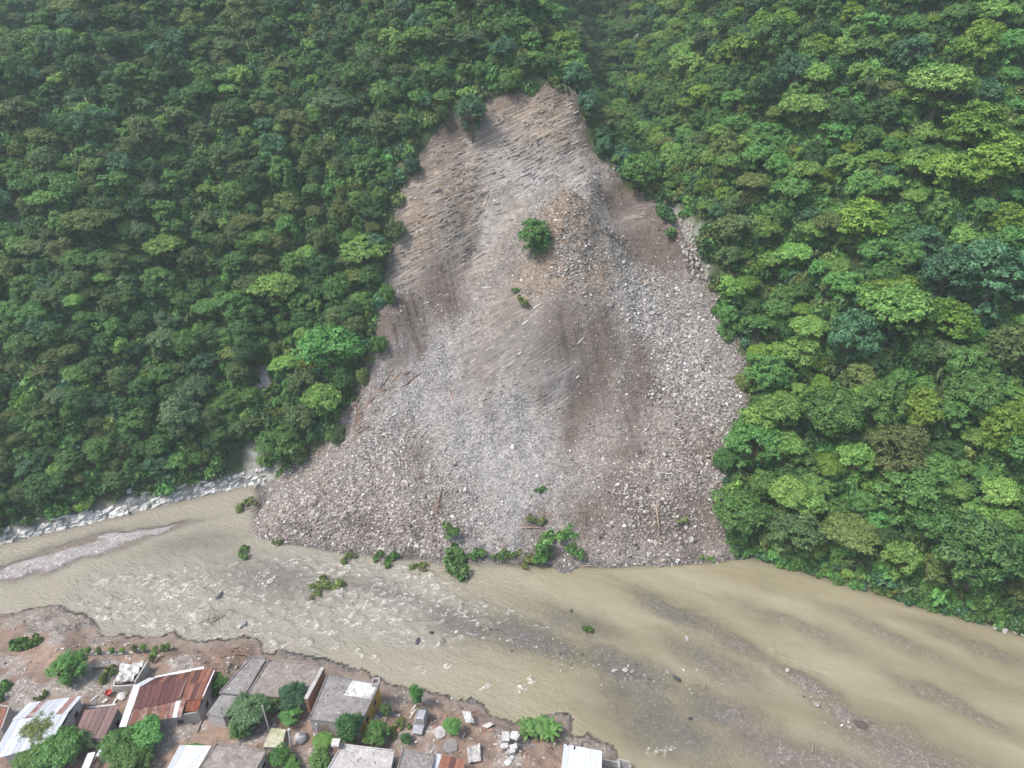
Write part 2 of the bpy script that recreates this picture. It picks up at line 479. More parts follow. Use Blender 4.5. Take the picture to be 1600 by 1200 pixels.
ROCK_M = [mat_rock('grey_limestone', [(0, (.19, .172, .158)), (.4, (.30, .28, .26)), (.8, (.42, .395, .37)), (1, (.60, .575, .545))]),
          mat_rock('pinkish_limestone', [(0, (.17, .14, .122)), (.35, (.28, .235, .205)), (.8, (.41, .355, .32)), (1, (.60, .55, .51))]),
          mat_rock('brown_shale', [(0, (.07, .055, .048)), (.5, (.17, .14, .122)), (1, (.36, .30, .26))]),
          mat_rock('white_limestone', [(0, (.46, .44, .40)), (.5, (.64, .62, .585)), (1, (.78, .765, .735))]),
          mat_rock('wet_boulder', [(0, (.05, .048, .05)), (.6, (.13, .125, .125)), (1, (.42, .41, .40))])]

def rock_mesh(name, seed, mat, flat=.6, n=13):
    r = random.Random(seed); bm = bmesh.new()
    for i in range(n):
        v = Vector((r.gauss(0, 1), r.gauss(0, 1), r.gauss(0, 1))).normalized() * r.uniform(.42, .56)
        bm.verts.new((v.x * 1.15, v.y * .9, v.z * flat))
    ret = bmesh.ops.convex_hull(bm, input=bm.verts)
    bmesh.ops.delete(bm, geom=[g for g in ret['geom_interior'] if isinstance(g, bmesh.types.BMVert)], context='VERTS')
    me = bpy.data.meshes.new(name); bm.to_mesh(me); bm.free(); me.materials.append(mat)
    return me
ROCKS = [[rock_mesh('rock_%d_%d' % (k, i), 100 * k + i, ROCK_M[k], [.5, .65, .8, .45, .7][i]) for i in range(5)] for k in range(5)]

# ------------------------------------------------------------------ hillside
GULLY = [(45, 147), (43.5, 157), (41.5, 170), (40, 182), (39.3, 194)]
BARE = [(*hit(px, py, hill_h)[:2], r) for px, py, r in ((418, 590, 4.2), (402, 640, 2.0), (398, 715, 1.6), (985, 75, 3.5), (982, 100, 3.0), (1180, 620, 2.2))]
def build_hill():
    xs = steps((-330, -70, 2.5), (-70, 70, 1.5), (70, 330, 2.5)); ys = steps((0, 95, 2.0), (95, 205, 1.5), (205, 470, 3.0))
    X, Y = np.meshgrid(xs, ys)
    x, y = X.ravel(), Y.ravel()
    h = hill_h(x, y)
    sd_ = poly_dist(SLIDE_POLY, x, y)
    h = np.where(sd_ > 0, np.minimum(h, slide_smooth(x, y)) - 2.2 * smoothstep(0, 3, sd_), h)
    h = h + 0.4 * fbm(x / 3, y / 3, seed=44, octv=3)
    V = np.stack([x, y, h], 1); F = grid_faces(len(xs), len(ys))
    keep = (y > north_bank(x) - 4)[F].all(1)
    V, F, u = drop_faces(V, F, keep)
    me = new_mesh('hillside', V, F, mat_hill(), True)
    b = .6 * smoothstep(3.4, 1.8, line_dist(GULLY, x, y) + 1.2 * fbm(x / 3, y / 3, seed=45, octv=3))
    for (bx, by, br) in BARE: b = np.maximum(b, smoothstep(br, br * .6, np.hypot(x - bx, (y - by)) + 1.0 * fbm(x / 2, y / 2, seed=46, octv=3)))
    t = y - north_bank(x)
    b = np.maximum(b, smoothstep(np.where(x > -88, 2.6, 1.7), .8, t + .8 * fbm(x / 3, y / 3, seed=47, octv=3)) * (x < -52))
    b = np.maximum(b, .2 * smoothstep(.6, .1, t))
    attr(me, 'bare', b[u])
    tag(link('hillside', me), kind='structure')
build_hill()

# ------------------------------------------------------------------ river bed with bars, village ground
DIRT = np.array((.25, .178, .138)); GRAV = np.array((.30, .285, .275)); WET = np.array((.25, .205, .172)); BEDG = np.array((.15, .14, .138))
def build_ground():
    xs = steps((-330, -115, 2.0), (-115, 30, .42), (30, 110, .8), (110, 330, 3.0)); ys = steps((-60, 40, 2.0), (40, 130, .42), (130, 140, 2))
    X, Y = np.meshgrid(xs, ys); x, y = X.ravel(), Y.ravel()
    h = river_h(x, y)
    dn = north_bank(x) - y
    h = np.where(dn < 0, -2.5, h)
    s = poly_dist(SB_POLY, x, y)
    rough = smoothstep(-1, 1.5, s)
    h = h + rough * 0.16 * fbm(x / 1.2, y / 1.2, seed=51, octv=3)
    land = smoothstep(-3.2, -.8, s + fbm(x / 4, y / 4, seed=52, octv=3) * .9)
    n1 = fbm(x / 6, y / 6, seed=53, octv=4)
    stony = smoothstep(.05, .55, fbm(x / 5.5, y / 4.0, seed=54, octv=4) + .45 * smoothstep(-33, -45, x) * smoothstep(80, 86, y) + .3 * smoothstep(-10, 0, x) * smoothstep(66, 60, y))
    bar = smoothstep(-.05, .2, h) * (1 - land)
    pinkbar = smoothstep(25, 45, x) * (y < 95)
    c = BEDG * (1 + .12 * n1[:, None])
    c = c + (np.array((.36, .335, .322)) - c) * bar[:, None]
    c = c + (np.array((.25, .20, .18)) - c) * (pinkbar * .8)[:, None]
    rim_b = smoothstep(-.35, -.1, h) * (1 - smoothstep(.0, .12, h)) * (1 - land) * (x < -40)
    c = c + (np.array((.26, .19, .155)) - c) * (rim_b * .7)[:, None]
    dirt = DIRT * (1 + .22 * n1[:, None]) + np.array((.03, .02, .01)) * fbm(x / 2, y / 2, seed=55, octv=3)[:, None]
    dirt = dirt + (np.array((.36, .33, .305)) - dirt) * (stony * .75)[:, None]
    wetb = smoothstep(2.0, .2, s)
    dirt = dirt + (WET - dirt) * (wetb * .6)[:, None]
    c = c + (dirt - c) * land[:, None]
    grv = np.clip(1 - land + stony, 0, 1)
    V = np.stack([x, y, h], 1)
    me = new_mesh('ground', V, grid_faces(len(xs), len(ys)), mat_ground(), True)
    attr(me, 'Col', np.clip(c, 0.01, 1), 'COLOR'); attr(me, 'gravel', grv)
    tag(link('river_bed_and_bank_ground', me), kind='structure')
build_ground()

# ------------------------------------------------------------------ river
def px_poly(pts, h=0.0):
    return [tuple(at_h(px, py, h)[:2]) for px, py in pts]
RAPID_A = px_poly([(110, 960), (150, 905), (330, 880), (470, 872), (560, 890), (720, 945), (760, 985), (690, 1010), (560, 985), (470, 1010), (330, 1010), (200, 995)])
RAPID_B = px_poly([(420, 868), (500, 880), (640, 880), (740, 930), (860, 980), (850, 1010), (760, 1000), (640, 960), (520, 930)])
CROSS = px_poly([(960, 905), (1060, 930), (1180, 1000), (1280, 1050), (1240, 1070), (1120, 1020), (1010, 960)])
def build_river():
    xs = steps((-330, -110, 2.0), (-110, 60, .36), (60, 120, .7), (120, 330, 3.0)); ys = steps((-20, 40, 3.0), (40, 132, .36), (132, 138, 2))
    X, Y = np.meshgrid(xs, ys); x, y = X.ravel(), Y.ravel()
    bed = river_h(x, y)
    bed = np.where(north_bank(x) - y < 0, 0.5, bed)
    ss = slide_smooth(x, y); near_s = poly_dist(SLIDE_POLY, x, y)
    bed = np.where(near_s > -5, np.maximum(bed, ss), bed)
    depth = np.clip(-bed, 0, 3)
    ra = smoothstep(-6, 3, poly_dist(RAPID_A, x, y)); rb = smoothstep(-4, 3, poly_dist(RAPID_B, x, y)) * .8
    rc = smoothstep(-3, 2, poly_dist(CROSS, x, y))
    rough = np.clip(np.maximum(ra, rb) + .55 * rc + .25 * smoothstep(20, -10, x) * smoothstep(60, 75, y), 0, 1)
    rough = np.clip(rough + .10 + .3 * smoothstep(30, 0, x), 0, 1)
    a = math.radians(-24)
    u = x * math.cos(a) + y * math.sin(a); v = -x * math.sin(a) + y * math.cos(a)
    wav = fbm(u / 2.2, v / 1.1, seed=61, octv=3) * .24 * np.maximum(ra, rb) + .03 * fbm(u / 2.5, v / 1.2, seed=62, octv=3)
    wav = wav + .05 * rc * np.sin(u * 3.2 + 1.5 * fbm(x / 4, y / 4, seed=63))
    foam = np.zeros(x.shape)
    rr = random.Random(5)
    def stroke(cx, cy, L, wd, ang, bend, amp):
        r = L + 1.5
        m = np.nonzero((abs(x - cx) < r) & (abs(y - cy) < r))[0]
        if not len(m): return
        pts = []
        for t in np.linspace(-1, 1, 9):
            e = t * L * .5; o = bend * (1 - t * t)
            pts.append((cx + e * math.cos(ang) - o * math.sin(ang), cy + e * math.sin(ang) + o * math.cos(ang)))
        d = line_dist(pts, x[m], y[m])
        np.maximum.at(foam, m, amp * np.exp(-(d / wd) ** 2))
        wav[m] += .22 * amp * np.exp(-(d / (wd * 1.3)) ** 2)
    def rand_in(poly):
        P = np.array(poly); lo, hi = P.min(0), P.max(0)
        while True:
            q = (rr.uniform(lo[0], hi[0]), rr.uniform(lo[1], hi[1]))
            if poly_dist(poly, np.array([q[0]]), np.array([q[1]]))[0] > 0: return q
    for i in range(520):
        cx, cy = rand_in(RAPID_A)
        stroke(cx, cy, rr.uniform(.4, 1.3) * rr.choice((1, 1, 1.8)), rr.uniform(.15, .32), rr.gauss(.35, .6), rr.uniform(-.5, .5), rr.uniform(.35, .95))
    for i in range(200):
        cx, cy = rand_in(RAPID_B)
        stroke(cx, cy, rr.uniform(.5, 1.4), rr.uniform(.2, .33), rr.gauss(-.4, .6), rr.uniform(-.3, .3), rr.uniform(.4, .95))
    for (px, py, L) in [(585, 1028, 1.8), (760, 1075, 2.4), (815, 1072, 2.2), (660, 1045, 1.2), (560, 1020, 1.4), (520, 1012, 1.5), (480, 1005, 2), (1045, 1168, 2), (1022, 1172, 1.5), (870, 1118, 1.8),
                        (885, 1128, 1.4), (700, 1040, 1), (830, 1062, 1.2), (430, 1010, 2), (395, 1000, 2.2), (340, 928, 2.4), (180, 905, 1.5), (300, 960, 3), (260, 930, 3)]:
        p = at_h(px, py, 0)
        for k in range(4): stroke(p[0] + rr.gauss(0, .55), p[1] + rr.gauss(0, .4), L * rr.uniform(.3, .8), .2, rr.gauss(.5, .7), rr.uniform(-.4, .4), .8)
    w1 = fbm(x / 3.0, y / 3.0, seed=64, octv=2)
    rid = 1 - np.abs(fbm(u / 2.0 + .8 * w1, v / 1.0 + .8 * w1, seed=65, octv=3)) / 1.2
    f2 = smoothstep(.86, .99, rid) * smoothstep(-.15, .35, fbm(x / 6, y / 4.5, seed=66, octv=3)) * np.maximum(ra, .8 * rb)
    foam = np.clip(np.maximum(foam * .85, f2 * .85), 0, 1)
    V = np.stack([x, y, wav * smoothstep(0, .4, depth)], 1)
    F = grid_faces(len(xs), len(ys))
    keep = (bed < .35)[F].any(1)
    V, F, used = drop_faces(V, F, keep)
    me = new_mesh('river', V, F, mat_water(), True)
    attr(me, 'foam', (foam * smoothstep(.02, .25, depth))[used]); attr(me, 'rough', rough[used])
    attr(me, 'murk', (1 - .97 * np.exp(-depth / .5))[used])
    g = np.clip(smoothstep(10, -30, x) * .7 + np.maximum(ra, rb) * .5 - .6 * smoothstep(20, 40, x), 0, 1)
    attr(me, 'grey', g[used])
    tag(link('river', me), kind='structure')
build_river()

# ------------------------------------------------------------------ the landslide
def blobs(x, y, lst):
    """soft patches: (pixel x, pixel y, radius in metres, stretch along slope)"""
    r = np.zeros(x.shape)
    for q in lst:
        p = SPOT[q[:2]]
        d2 = ((x - p[0]) / q[2]) ** 2 + ((y - p[1]) / (q[2] * (q[3] if len(q) > 3 else 1))) ** 2
        r = np.maximum(r, np.exp(-d2 ** 1.3))
    return r
STRATA = [(700, 330, 12, .9), (640, 380, 9, .9), (800, 220, 13, .7), (870, 190, 10, .7), (740, 260, 12, .8), (870, 260, 9, .7), (660, 300, 9), (1000, 330, 5, .9), (780, 300, 8), (690, 400, 8, .9), (650, 420, 6)]
OUTCROP = [(760, 560, 6, .8), (800, 520, 7, .8), (840, 545, 6, .7), (730, 590, 4), (870, 570, 4.5), (790, 490, 6)]
MUD = [(630, 490, 6.5, 1.3), (600, 510, 5, 1.2), (690, 470, 6, 1.2), (1000, 380, 8, 1.1), (1040, 400, 7, 1.1), (960, 310, 5, 1), (930, 560, 7, 1.2), (910, 620, 5, 1.3), (900, 680, 2.6, 1.6), (880, 530, 6, 1),
       (700, 200, 7, .8), (1000, 560, 5), (1010, 610, 5, .8), (930, 510, 6), (970, 300, 6, .8), (640, 540, 3.5)]
MUDL = [(960, 780, 6, .8), (1080, 800, 6, .8), (1040, 830, 7, .6), (690, 780, 3.5), (930, 800, 4), (980, 700, 5, .7), (1100, 720, 4), (830, 830, 4, .6), (640, 720, 5, .6), (560, 820, 6, .6), (620, 560, 4), (990, 640, 5)]
TAN = [(890, 320, 7, .8), (880, 370, 7, .8), (930, 420, 4.5, .8), (800, 165, 11, .5), (860, 170, 9, .5), (850, 430, 8, .6), (700, 280, 8, .7), (660, 350, 6)]
GREY = [(690, 570, 7, 1.4), (640, 600, 8, 1.2), (820, 650, 9, 1.2), (800, 720, 11, 1), (790, 800, 9, 1), (850, 600, 5), (870, 270, 8, .7), (830, 270, 7, .6), (760, 340, 6, 1.2), (1090, 400, 3, 1.2), (960, 350, 3), (1000, 480, 5), (730, 700, 9), (700, 640, 8)]
PINK = [(480, 800, 16, .8), (560, 810, 14, .8), (650, 830, 10, .6), (1030, 780, 12, .8), (1080, 700, 10, .9), (950, 830, 10, .6), (1110, 820, 9, .7), (1000, 720, 8)]
COARSE = [(1030, 500, 9, 1.2), (1090, 560, 9, 1.2), (1120, 640, 8, 1), (1000, 460, 6), (480, 800, 14, .8), (560, 780, 14, .9), (620, 830, 10, .6), (1030, 800, 12, .8), (900, 420, 5), (1080, 740, 10), (600, 700, 8), (690, 800, 9), (1060, 620, 7)]
SPOT = {}
for lst in (STRATA, OUTCROP, MUD, MUDL, TAN, GREY, PINK, COARSE):
    for q in lst:
        if q[:2] not in SPOT: SPOT[q[:2]] = hit(q[0], q[1], slide_smooth)

def slide_zones(x, y):
    wx = x + 2.2 * fbm(x / 6, y / 6, seed=71, octv=4); wy = y + 2.2 * fbm(x / 6, y / 6, seed=72, octv=4)
    return dict(strata=blobs(wx, wy, STRATA), outcrop=blobs(wx, wy, OUTCROP), mud=np.maximum(blobs(wx, wy, MUD), .75 * blobs(wx, wy, MUDL)), tan=blobs(wx, wy, TAN),
                grey=blobs(wx, wy, GREY), pink=blobs(wx, wy, PINK), coarse=blobs(wx, wy, COARSE))

def slide_surface(x, y, zones=None):
    """rubble surface with rock ledges: moves points along the slope's normal"""
    z = slide_smooth(x, y); e = .5
    nx = -(slide_smooth(x + e, y) - slide_smooth(x - e, y)) / (2 * e); ny = -(slide_smooth(x, y + e) - slide_smooth(x, y - e)) / (2 * e)
    nl = np.sqrt(nx * nx + ny * ny + 1); nx, ny, nz = nx / nl, ny / nl, 1 / nl
    Z = zones or slide_zones(x, y)
    S = np.maximum(Z['strata'], Z['outcrop']) * (1 - .5 * Z['mud'])
    S = np.clip(S * 1.35, 0, 1)
    tilt = np.where(Z['outcrop'] > Z['strata'], .62, .40)
    warp = .7 * fbm(x / 16, z / 16, y / 16, seed=75, octv=2)
    c = z - tilt * x + .06 * y + warp
    along = x + .4 * z
    per = .85
    bi = np.floor(c / per); fr = c / per - bi
    ledge = (np.clip(fr / .82, 0, 1) - np.clip((fr - .82) / .18, 0, 1)) - .45
    hard = _hash(bi.astype(np.int64), (bi * 0).astype(np.int64), (bi * 0).astype(np.int64), 5)
    blk = _hash(bi.astype(np.int64), np.floor(along / (2.2 + 3.6 * hard) + hard * 7).astype(np.int64), (bi * 0).astype(np.int64), 8) - .5
    patch = smoothstep(-.35, .35, fbm(x / 5, z / 5, y / 5, seed=76, octv=3))
    d = S * ((.10 + .30 * hard * hard) * ledge * (.2 + .8 * patch) + .32 * blk * (.3 + .7 * patch) * (hard > .25))
    d = d + S * (.45 * fbm(x / 5, z / 5, y / 5, seed=79, octv=4) + .5 * fbm(x / 11, z / 11, y / 11, seed=86, octv=2))
    d = d + (1 - S) * (.38 * fbm(x / 3.2, y / 3.2, z / 3.2, seed=77, octv=4) * (1 - .6 * Z['mud']) + .9 * fbm(x / 14, y / 14, seed=78, octv=2) + +.35 * fbm((x + .25 * y) / 4.5, y / 22, seed=82, octv=3))
    # rills down the muddy faces
    d = d - .35 * Z['mud'] * np.abs(fbm((x + .3 * y) / 1.8, y / 14, seed=80, octv=2))
    fade = smoothstep(-.5, 4, poly_dist(SLIDE_POLY, x, y))
    d = d * (.25 + .75 * fade)
    low_ = smoothstep(5, .5, z); d = d + low_ * (.9 * fbm(x / 5.5, y / 5.5, seed=84, octv=3) + .1)
    return x + nx * d, y + ny * d, z + nz * d, (nx, ny, nz), Z, dict(hard=hard, blk=blk, S=S, fr=fr, patch=patch, fade=fade)

def build_slide():
    xs = np.arange(-66, 60, .34); ys = np.arange(93, 199, .25)
    X, Y = np.meshgrid(xs, ys); x, y = X.ravel(), Y.ravel()
    sd_ = poly_dist(SLIDE_POLY, x, y)
    F = grid_faces(len(xs), len(ys)); keep = (sd_ > -2.0)[F].all(1)
    V, F, used = drop_faces(np.stack([x, y, x * 0], 1), F, keep)
    x, y, sd_ = x[used], y[used], sd_[used]
    px, py, pz, nrm, Z, I = slide_surface(x, y)
    up = (y > north_bank(x) + 2)
    hh = hill_h(x, y)
    t = smoothstep(.4, -1.6, sd_ + .5 * fbm(x / 2, y / 2, seed=81, octv=3))
    pz = np.where(up, pz + (np.minimum(pz, hh - 1.0) - pz) * t, pz)
    V = np.stack([px, py, pz], 1)
    col = np.tile(np.array((.27, .238, .214)), (len(x), 1))
    def to(c, w):
        nonlocal col
        col = col + (np.array(c) - col) * np.clip(w, 0, 1)[:, None]
    to((.365, .348, .332), Z['grey'] * .95)
    to((.29, .24, .21), Z['pink'] * .75)
    to((.31, .235, .165), Z['tan'] * .85)
    dash = (I['blk'] > .04) * smoothstep(.30, .55, I['fr']) * (1 - smoothstep(.88, .98, I['fr']))
    crack = smoothstep(.86, .97, I['fr'])
    bedc = np.array((.265, .226, .19)) * (1 + .35 * (I['hard'] - .5))[:, None] + dash[:, None] * np.array((.25, .225, .195)) * (.4 + .6 * I['hard'])[:, None] - crack[:, None] * np.array((.12, .105, .09))
    bedc_old = I['hard'][:, None] ** 1.4 * np.array((.42, .37, .315)) + np.array((.115, .098, .086)) + I['blk'][:, None] * .16
    col = col + (bedc - col) * (np.clip(I['S'] * (.4 + .6 * I['patch']), 0, 1) * .9 * (1 - .4 * Z['grey']))[:, None]
    to((.30, .215, .15), Z['tan'] * .35)
    to((.118, .089, .074), Z['mud'] * .92)
    to((.165, .150, .140), Z['outcrop'] * .6)
    lip = smoothstep(4.0, .2, sd_ + .8 * fbm(x / 2.5, y / 2.5, seed=83, octv=3)) * (pz > 3)
    to((.14, .105, .085), lip * .75)
    wet = smoothstep(1.0, 0.1, pz)
    to((.12, .11, .10), wet * .7)
    me = new_mesh('landslide', V, F, mat_slide(), True)
    me.polygons.foreach_set('use_smooth', np.zeros(len(F), bool))
    attr(me, 'Col', np.clip(col, .01, 1), 'COLOR')
    attr(me, 'rubble', np.clip(1 - I['S'] * .9 - .6 * Z['mud'], .1, 1))
    return tag(link('landslide', me), kind='structure')
SLIDE = build_slide()

# ------------------------------------------------------------------ broken edges of the rock beds on the scarp and the outcrop
def mat_bed():
    m = MT('bedded_limestone'); o = m.coord('Object'); r = m.rand()
    c = m.ramp(r, [(0, (.15, .13, .112)), (.35, (.27, .235, .205)), (.7, (.41, .37, .33)), (1, (.60, .565, .525))])
    c = m.mix(1.0, c, m.ramp(m.noise(3, 6, .7, o), [(.3, .7), (.7, 1.2)]), 'MULTIPLY')
    m.set(Base_Color=c, Roughness=.92, Specular_IOR_Level=.2); return m.m
BED_M = mat_bed()
def bed_mesh(seed):
    r = random.Random(seed); bm = bmesh.new(); bmesh.ops.create_cube(bm, size=1)
    bmesh.ops.subdivide_edges(bm, edges=[e for e in bm.edges if abs(e.verts[0].co.x - e.verts[1].co.x) > .5], cuts=2)
    for v in bm.verts: v.co += Vector((r.gauss(0, .05), r.gauss(0, .11), r.gauss(0, .10)))
    bmesh.ops.triangulate(bm, faces=bm.faces)
    me = bpy.data.meshes.new('bed_slab'); bm.to_mesh(me); bm.free(); me.materials.append(BED_M); return me
def build_beds():
    n = 60000
    x = RNG.uniform(-36, 40, n); y = RNG.uniform(126, 195, n)
    k = poly_dist(SLIDE_POLY, x, y) > .6; x, y = x[k], y[k]
    wx = x + 2.2 * fbm(x / 6, y / 6, seed=71, octv=4); wy = y + 2.2 * fbm(x / 6, y / 6, seed=72, octv=4)
    so, ss, mu = blobs(wx, wy, OUTCROP), blobs(wx, wy, STRATA), blobs(wx, wy, MUD)
    w = np.maximum(ss, .45 * so) * (1 - .75 * mu) * (.25 + .75 * smoothstep(-.3, .3, fbm(x / 5, y / 5, seed=85, octv=3)))
    k = RNG.random(len(x)) < w * .17; x, y, so, ss = x[k], y[k], so[k], ss[k]
    tilt = np.where(so > ss, .62, .40); per = .85
    def cval(x, y):
        z = slide_smooth(x, y); return z - tilt * x + .06 * y + .7 * fbm(x / 16, z / 16, y / 16, seed=75, octv=2)
    for it in range(4):                                     # slide each slab up or down to its bed
        c = cval(x, y); t = np.round(c / per) * per; g = (cval(x, y + .3) - c) / .3
        y = y + np.clip((t - c) / np.where(np.abs(g) < .3, .3, g), -.6, .6)
    px, py, pz, (nx, ny, nz), Z, I = slide_surface(x, y)
    N = np.stack([nx, ny, nz], 1); B = np.stack([-tilt, .06 + 0 * tilt, 1 + 0 * tilt], 1); B /= np.linalg.norm(B, axis=1, keepdims=True)
    T = np.cross(N, B); T /= np.linalg.norm(T, axis=1, keepdims=True) + 1e-9; T = np.where(T[:, :1] < 0, -T, T)
    m = len(x); L = np.clip(1.05 * np.exp(.55 * RNG.standard_normal(m)), .35, 4.0); th = RNG.uniform(.08, .19, m) * (1 + .25 * (L > 1.2)); dp = RNG.uniform(.2, .4, m)
    rot = []
    for i in range(m):
        X = Vector(T[i]); Zv = Vector(B[i]); Yv = Zv.cross(X).normalized(); Zv = X.cross(Yv)
        M = Matrix((X, Yv, Zv)).transposed() @ Euler((random.gauss(0, .10), random.gauss(0, .05), random.gauss(0, .14))).to_matrix(); rot.append(tuple(M.to_euler()))
    P = np.stack([px, py, pz], 1) + N * .04; S = np.stack([L, dp, th], 1)
    src = [bed_mesh(900 + i) for i in range(6)]; idx = RNG.integers(0, 6, m)
    big = np.argsort(-L * th)[:290]; rest = np.setdiff1d(np.arange(m), big)
    for i in big:
        o = link('bed_slab', src[idx[i]], SLIDE); o.location = P[i]; o.rotation_euler = rot[i]; o.scale = S[i]
    o = scatter('bed_edges', P[rest], np.array(rot)[rest], S[rest], idx[rest], src); o.parent = SLIDE
    print('beds', m)
build_beds()

# ------------------------------------------------------------------ loose rocks of the landslide: one mass nobody could count
BIG_ROCKS = []
def build_rocks():
    n = 340000
    x = RNG.uniform(-66, 56, n); y = RNG.uniform(96, 196, n)
    sd_ = poly_dist(SLIDE_POLY, x, y); k = sd_ > -3.0
    x, y, sd_ = x[k], y[k], sd_[k]
    px, py, pz, nrm, Z, I = slide_surface(x, y)
    dens = np.where((pz > 1.5) & (sd_ < -.8), 0, 1) * .75 * (1 - .85 * I['S']) * (1 - .72 * Z['mud']) + .25 * Z['coarse']
    dens = dens * np.clip(.35 + .65 * smoothstep(-.5, .2, fbm(x / 4, y / 4, seed=91, octv=4)) + .3 * Z['coarse'], 0, 1)
    dens = np.where(pz < -.05, dens * .35 * smoothstep(-.9, -.1, pz), dens); pz = np.maximum(pz, -.12)
    k = RNG.random(len(x)) < dens
    px, py, pz = px[k], py[k], pz[k]; Z = {a: b[k] for a, b in Z.items()}; S = I['S'][k]
    m = len(px)
    size = (.145 + .155 * RNG.random(m)) * (1 + .75 * Z['coarse'] - .15 * Z['grey'] * (1 - Z['coarse'])) * np.exp(.40 * RNG.standard_normal(m))
    size = np.clip(size, .12, 1.35)
    r = RNG.random(m)
    kind = np.where(r < Z['pink'] * .75 + .12, 1, 0); kind = np.where(RNG.random(m) < Z['mud'] * .5 + .05 + .3 * Z['tan'], 2, kind)
    kind = np.where(RNG.random(m) < .035, 3, kind)
    idx = kind * 5 + RNG.integers(0, 5, m)
    rot = np.stack([RNG.normal(-.35, .5, m), RNG.normal(0, .5, m), RNG.uniform(0, 6.28, m)], 1)
    scl = np.stack([size, size * RNG.uniform(.7, 1.1, m), size * RNG.uniform(.7, 1.2, m)], 1)
    src = [me for k5 in range(4) for me in ROCKS[k5]]
    o = scatter('loose_rubble', np.stack([px, py, pz + .05 * size], 1), rot, scl, idx, src)
    tag(o, 'grey and pinkish broken rock covering the whole landslide', 'rubble')
    print('rocks', m)
build_rocks()

# ------------------------------------------------------------------ haze: thin even air round the place
def build_haze():
    bm = bmesh.new(); bmesh.ops.create_cube(bm, size=1)
    me = bpy.data.meshes.new('haze'); bm.to_mesh(me); bm.free()
    o = link('haze', me); zt = 420.0
    o.scale = (700, 560, zt + 8); o.location = (0, 205, (zt - 8) / 2)
    m = bpy.data.materials.new('haze'); m.use_nodes = True; t = m.node_tree
    t.nodes.remove(t.nodes['Principled BSDF'])
    v = t.nodes.new('ShaderNodeVolumePrincipled'); v.inputs['Density'].default_value = HAZE; v.inputs['Color'].default_value = (.80, .93, .97, 1)
    v.inputs['Anisotropy'].default_value = .2
    t.links.new(v.outputs[0], t.nodes['Material Output'].inputs['Volume'])
    me.materials.append(m); tag(o, 'thin pale haze in the air of the valley', 'haze', kind='stuff')
HAZE = .00036

# ================================================================== TREES
def mat_leaf(name, dark, pale_leaf, spread=.22):
    m = MT(name)
    r = m.n('ShaderNodeObjectInfo').outputs['Random']
    isl = m.n('ShaderNodeNewGeometry').outputs['Random Per Island']
    c = m.mix(isl, tuple(1.6 * q for q in dark), tuple(2.05 * q for q in pale_leaf))  # each leaf gets a random tone between the two leaf colours
    hsv = m.n('ShaderNodeHueSaturation')
    m.l(m.math('ADD', m.math('MULTIPLY', r, .024), .488), hsv.inputs['Hue'])
    m.l(m.math('ADD', m.math('MULTIPLY', m.math('FRACT', m.math('MULTIPLY', r, 7.13)), spread * 2), 1 - spread), hsv.inputs['Value'])
    m.l(c, hsv.inputs['Color'])
    m.set(Base_Color=hsv.outputs[0], Roughness=.55, Specular_IOR_Level=.3)
    tl = m.n('ShaderNodeBsdfTranslucent'); m.l(hsv.outputs[0], tl.inputs[0]); mx = m.n('ShaderNodeMixShader'); mx.inputs[0].default_value = .25
    m.l(m.b.outputs[0], mx.inputs[1]); m.l(tl.outputs[0], mx.inputs[2]); m.l(mx.outputs[0], m.out.inputs[0])
    return m.m

def mat_bark(name, a, b):
    m = MT(name); o = m.coord('Object')
    m.set(Base_Color=m.ramp(m.noise(4, 6, .7, m.map(o, (3, 3, .5))), [(.3, a), (.7, b)]), Roughness=.9)
    m.bump(m.noise(6, 5, .7, m.map(o, (3, 3, .4))), .5, .08)
    return m.m
BARK = mat_bark('bark', (.07, .05, .038), (.20, .165, .135))
SNAG = mat_bark('stripped_wood', (.24, .15, .10), (.48, .37, .28))
REDWOOD = mat_bark('reddish_stripped_wood', (.16, .085, .06), (.33, .21, .155))

SPEC = [  # colour name, dark and light leaf colour, crown shape, leaf size
    ('dark green', (.020, .055, .018), (.060, .125, .034), 'dome', .42),
    ('deep green', (.016, .045, .016), (.046, .10, .030), 'lumpy', .40),
    ('mid green', (.030, .080, .020), (.085, .165, .042), 'dome', .42),
    ('fresh green', (.035, .088, .022), (.092, .178, .046), 'lumpy', .42),
    ('olive green', (.050, .075, .022), (.13, .165, .048), 'flat', .38),
    ('yellow-green', (.056, .11, .016), (.142, .225, .036), 'lumpy', .44),
    ('grey-green', (.036, .075, .034), (.098, .150, .068), 'flat', .38),
    ('blue-green', (.022, .065, .034), (.065, .14, .068), 'dome', .40),
    ('light green', (.055, .12, .026), (.155, .26, .062), 'flat', .42),
    ('brownish green', (.048, .068, .024), (.108, .132, .045), 'lumpy', .38),
    ('bright green', (.040, .108, .026), (.100, .215, .056), 'dome', .42),
    ('dull green', (.030, .060, .022), (.090, .130, .046), 'lumpy', .40)]
LEAF = [mat_leaf('leaf_' + s[0].replace(' ', '_').replace('-', '_'), s[1], s[2]) for s in SPEC]
SHAPE_WORD = {'dome': 'dome-crowned', 'lumpy': 'lumpy-crowned', 'flat': 'spreading'}

